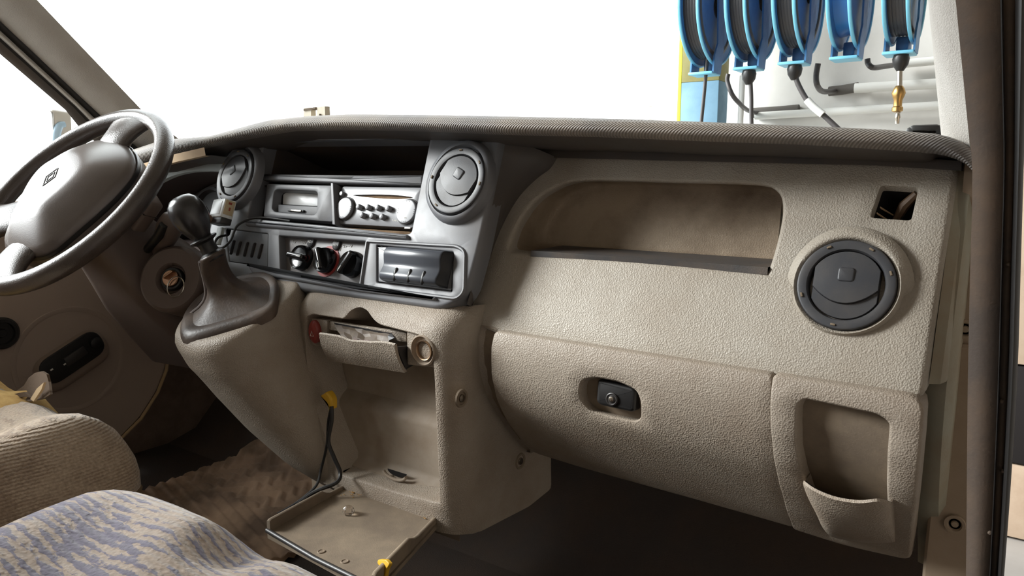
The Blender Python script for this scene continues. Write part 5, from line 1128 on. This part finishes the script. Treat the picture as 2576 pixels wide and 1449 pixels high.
hose([hy(2030, 251, YR-.01), hy(2048, 270, YR-.01), hy(2070, 288, YR-.01)], .017, 'white tape sleeve wrapped around the curving hose', 'tape_sleeve', pipeW, 'sleeve')
hose([hy(1832, 186, 3.9), hy(1830, 205, 3.9), hy(1842, 238, 3.9), hy(1862, 262, 4.0), hy(1882, 278, 4.2), hy(1905, 284, 4.37)], .012, 'black hose looping between the first and second reel')
hose([hy(2058, 160, 3.9), hy(2053, 190, 3.9), hy(2056, 215, 3.9), hy(2070, 230, 4.1), hy(2100, 229, 4.38)], .014, 'black elbow hose below the third reel')
hose([hy(2182, 148, 3.9), hy(2184, 160, 3.9), hy(2196, 170, 3.9), hy(2225, 167, 4.1), hy(2258, 162, 4.36)], .013, 'black elbow hose below the empty reel')
hose([hy(1896, 284, 4.40), hy(1950, 281, 4.40), hy(2010, 276, 4.40)], .030, 'dark lagged pipe end on the wall behind the second reel', 'lagged_pipe', pipeB, 'pipe')
hose([hy(2085, 230, 4.40), hy(2120, 226, 4.40), hy(2160, 219, 4.40)], .026, 'dark lagged pipe end on the wall right of the elbow hose', 'lagged_pipe', pipeB, 'pipe')
hose([hy(1868, 190, 4.1), V((hy(1868, 190, 4.1).x, 4.1, -.575))], .016, 'pale upright pipe between the first two reels', 'upright_pipe', pipeW, 'pipe')
for (a, b, c_, d_, r_, lb_) in [(1900, 292, 2420, 262, .022, 'lowest white pipe along the workshop wall'), (2150, 222, 2420, 207, .026, 'middle white pipe along the workshop wall'), (2255, 162, 2420, 146, .022, 'highest white pipe along the workshop wall')]:
    hose([hy(a, b, 4.36), hy(c_, d_, 4.36)], r_, lb_, 'wall_pipe', pipeW, 'pipe')
bv = thing('brass_valve', 'brass valve hanging on a short pipe below the last reel', 'valve', hy(2262, 220))
g = G(); g.tube([hy(2264, 160), hy(2263, 215)], .011, 10); g.build('valve_pipe', metal, bv)
g = G(); p = hy(2262, 216); g.lathe([(.014, 0), (.022, -.012), (.028, -.03), (.022, -.048), (.017, -.06), (.017, -.085), (.022, -.09), (.022, -.105), (.012, -.11)], Matrix.Translation(p), 14); g.build('valve_body', brass, bv)
g = G(); p2 = hy(2260, 268); g.lathe([(.010, 0), (.010, -.02), (.013, -.024), (.009, -.03), (.012, -.046), (.009, -.052), (.009, -.072)], Matrix.Translation(p2), 12); g.build('valve_nipple', metal, bv)
tc_ = hy(1637, 258, 5.0); g = G(); g.box((.03, .03, .06), tuple(tc_), .005); g.box((.02, .02, 1.7), (tc_.x, tc_.y, tc_.z-.86), .004); tag(g.build('marker_stake', mk('stake_cream', (226, 222, 200), .7, .2)), 'thin cream stake standing in the bright yard left of the post', 'stake')

tcb = thing('tool_cabinet', 'tan metal cabinet with a dark gap seen past the door seal', 'cabinet', (.35, 3.2, -.57))
for z0, z1, nm, m in [(-.57, -.30, 'cabinet_door', MATS['kick_beige']), (-.30, .05, 'open_shelf', hollow), (.05, .95, 'cabinet_door', MATS['kick_beige'])]:
    g = G(); g.box((.9, .4, z1-z0-.006), (.35, 3.2, (z0+z1)/2), .006); g.build(nm, m, tcb)
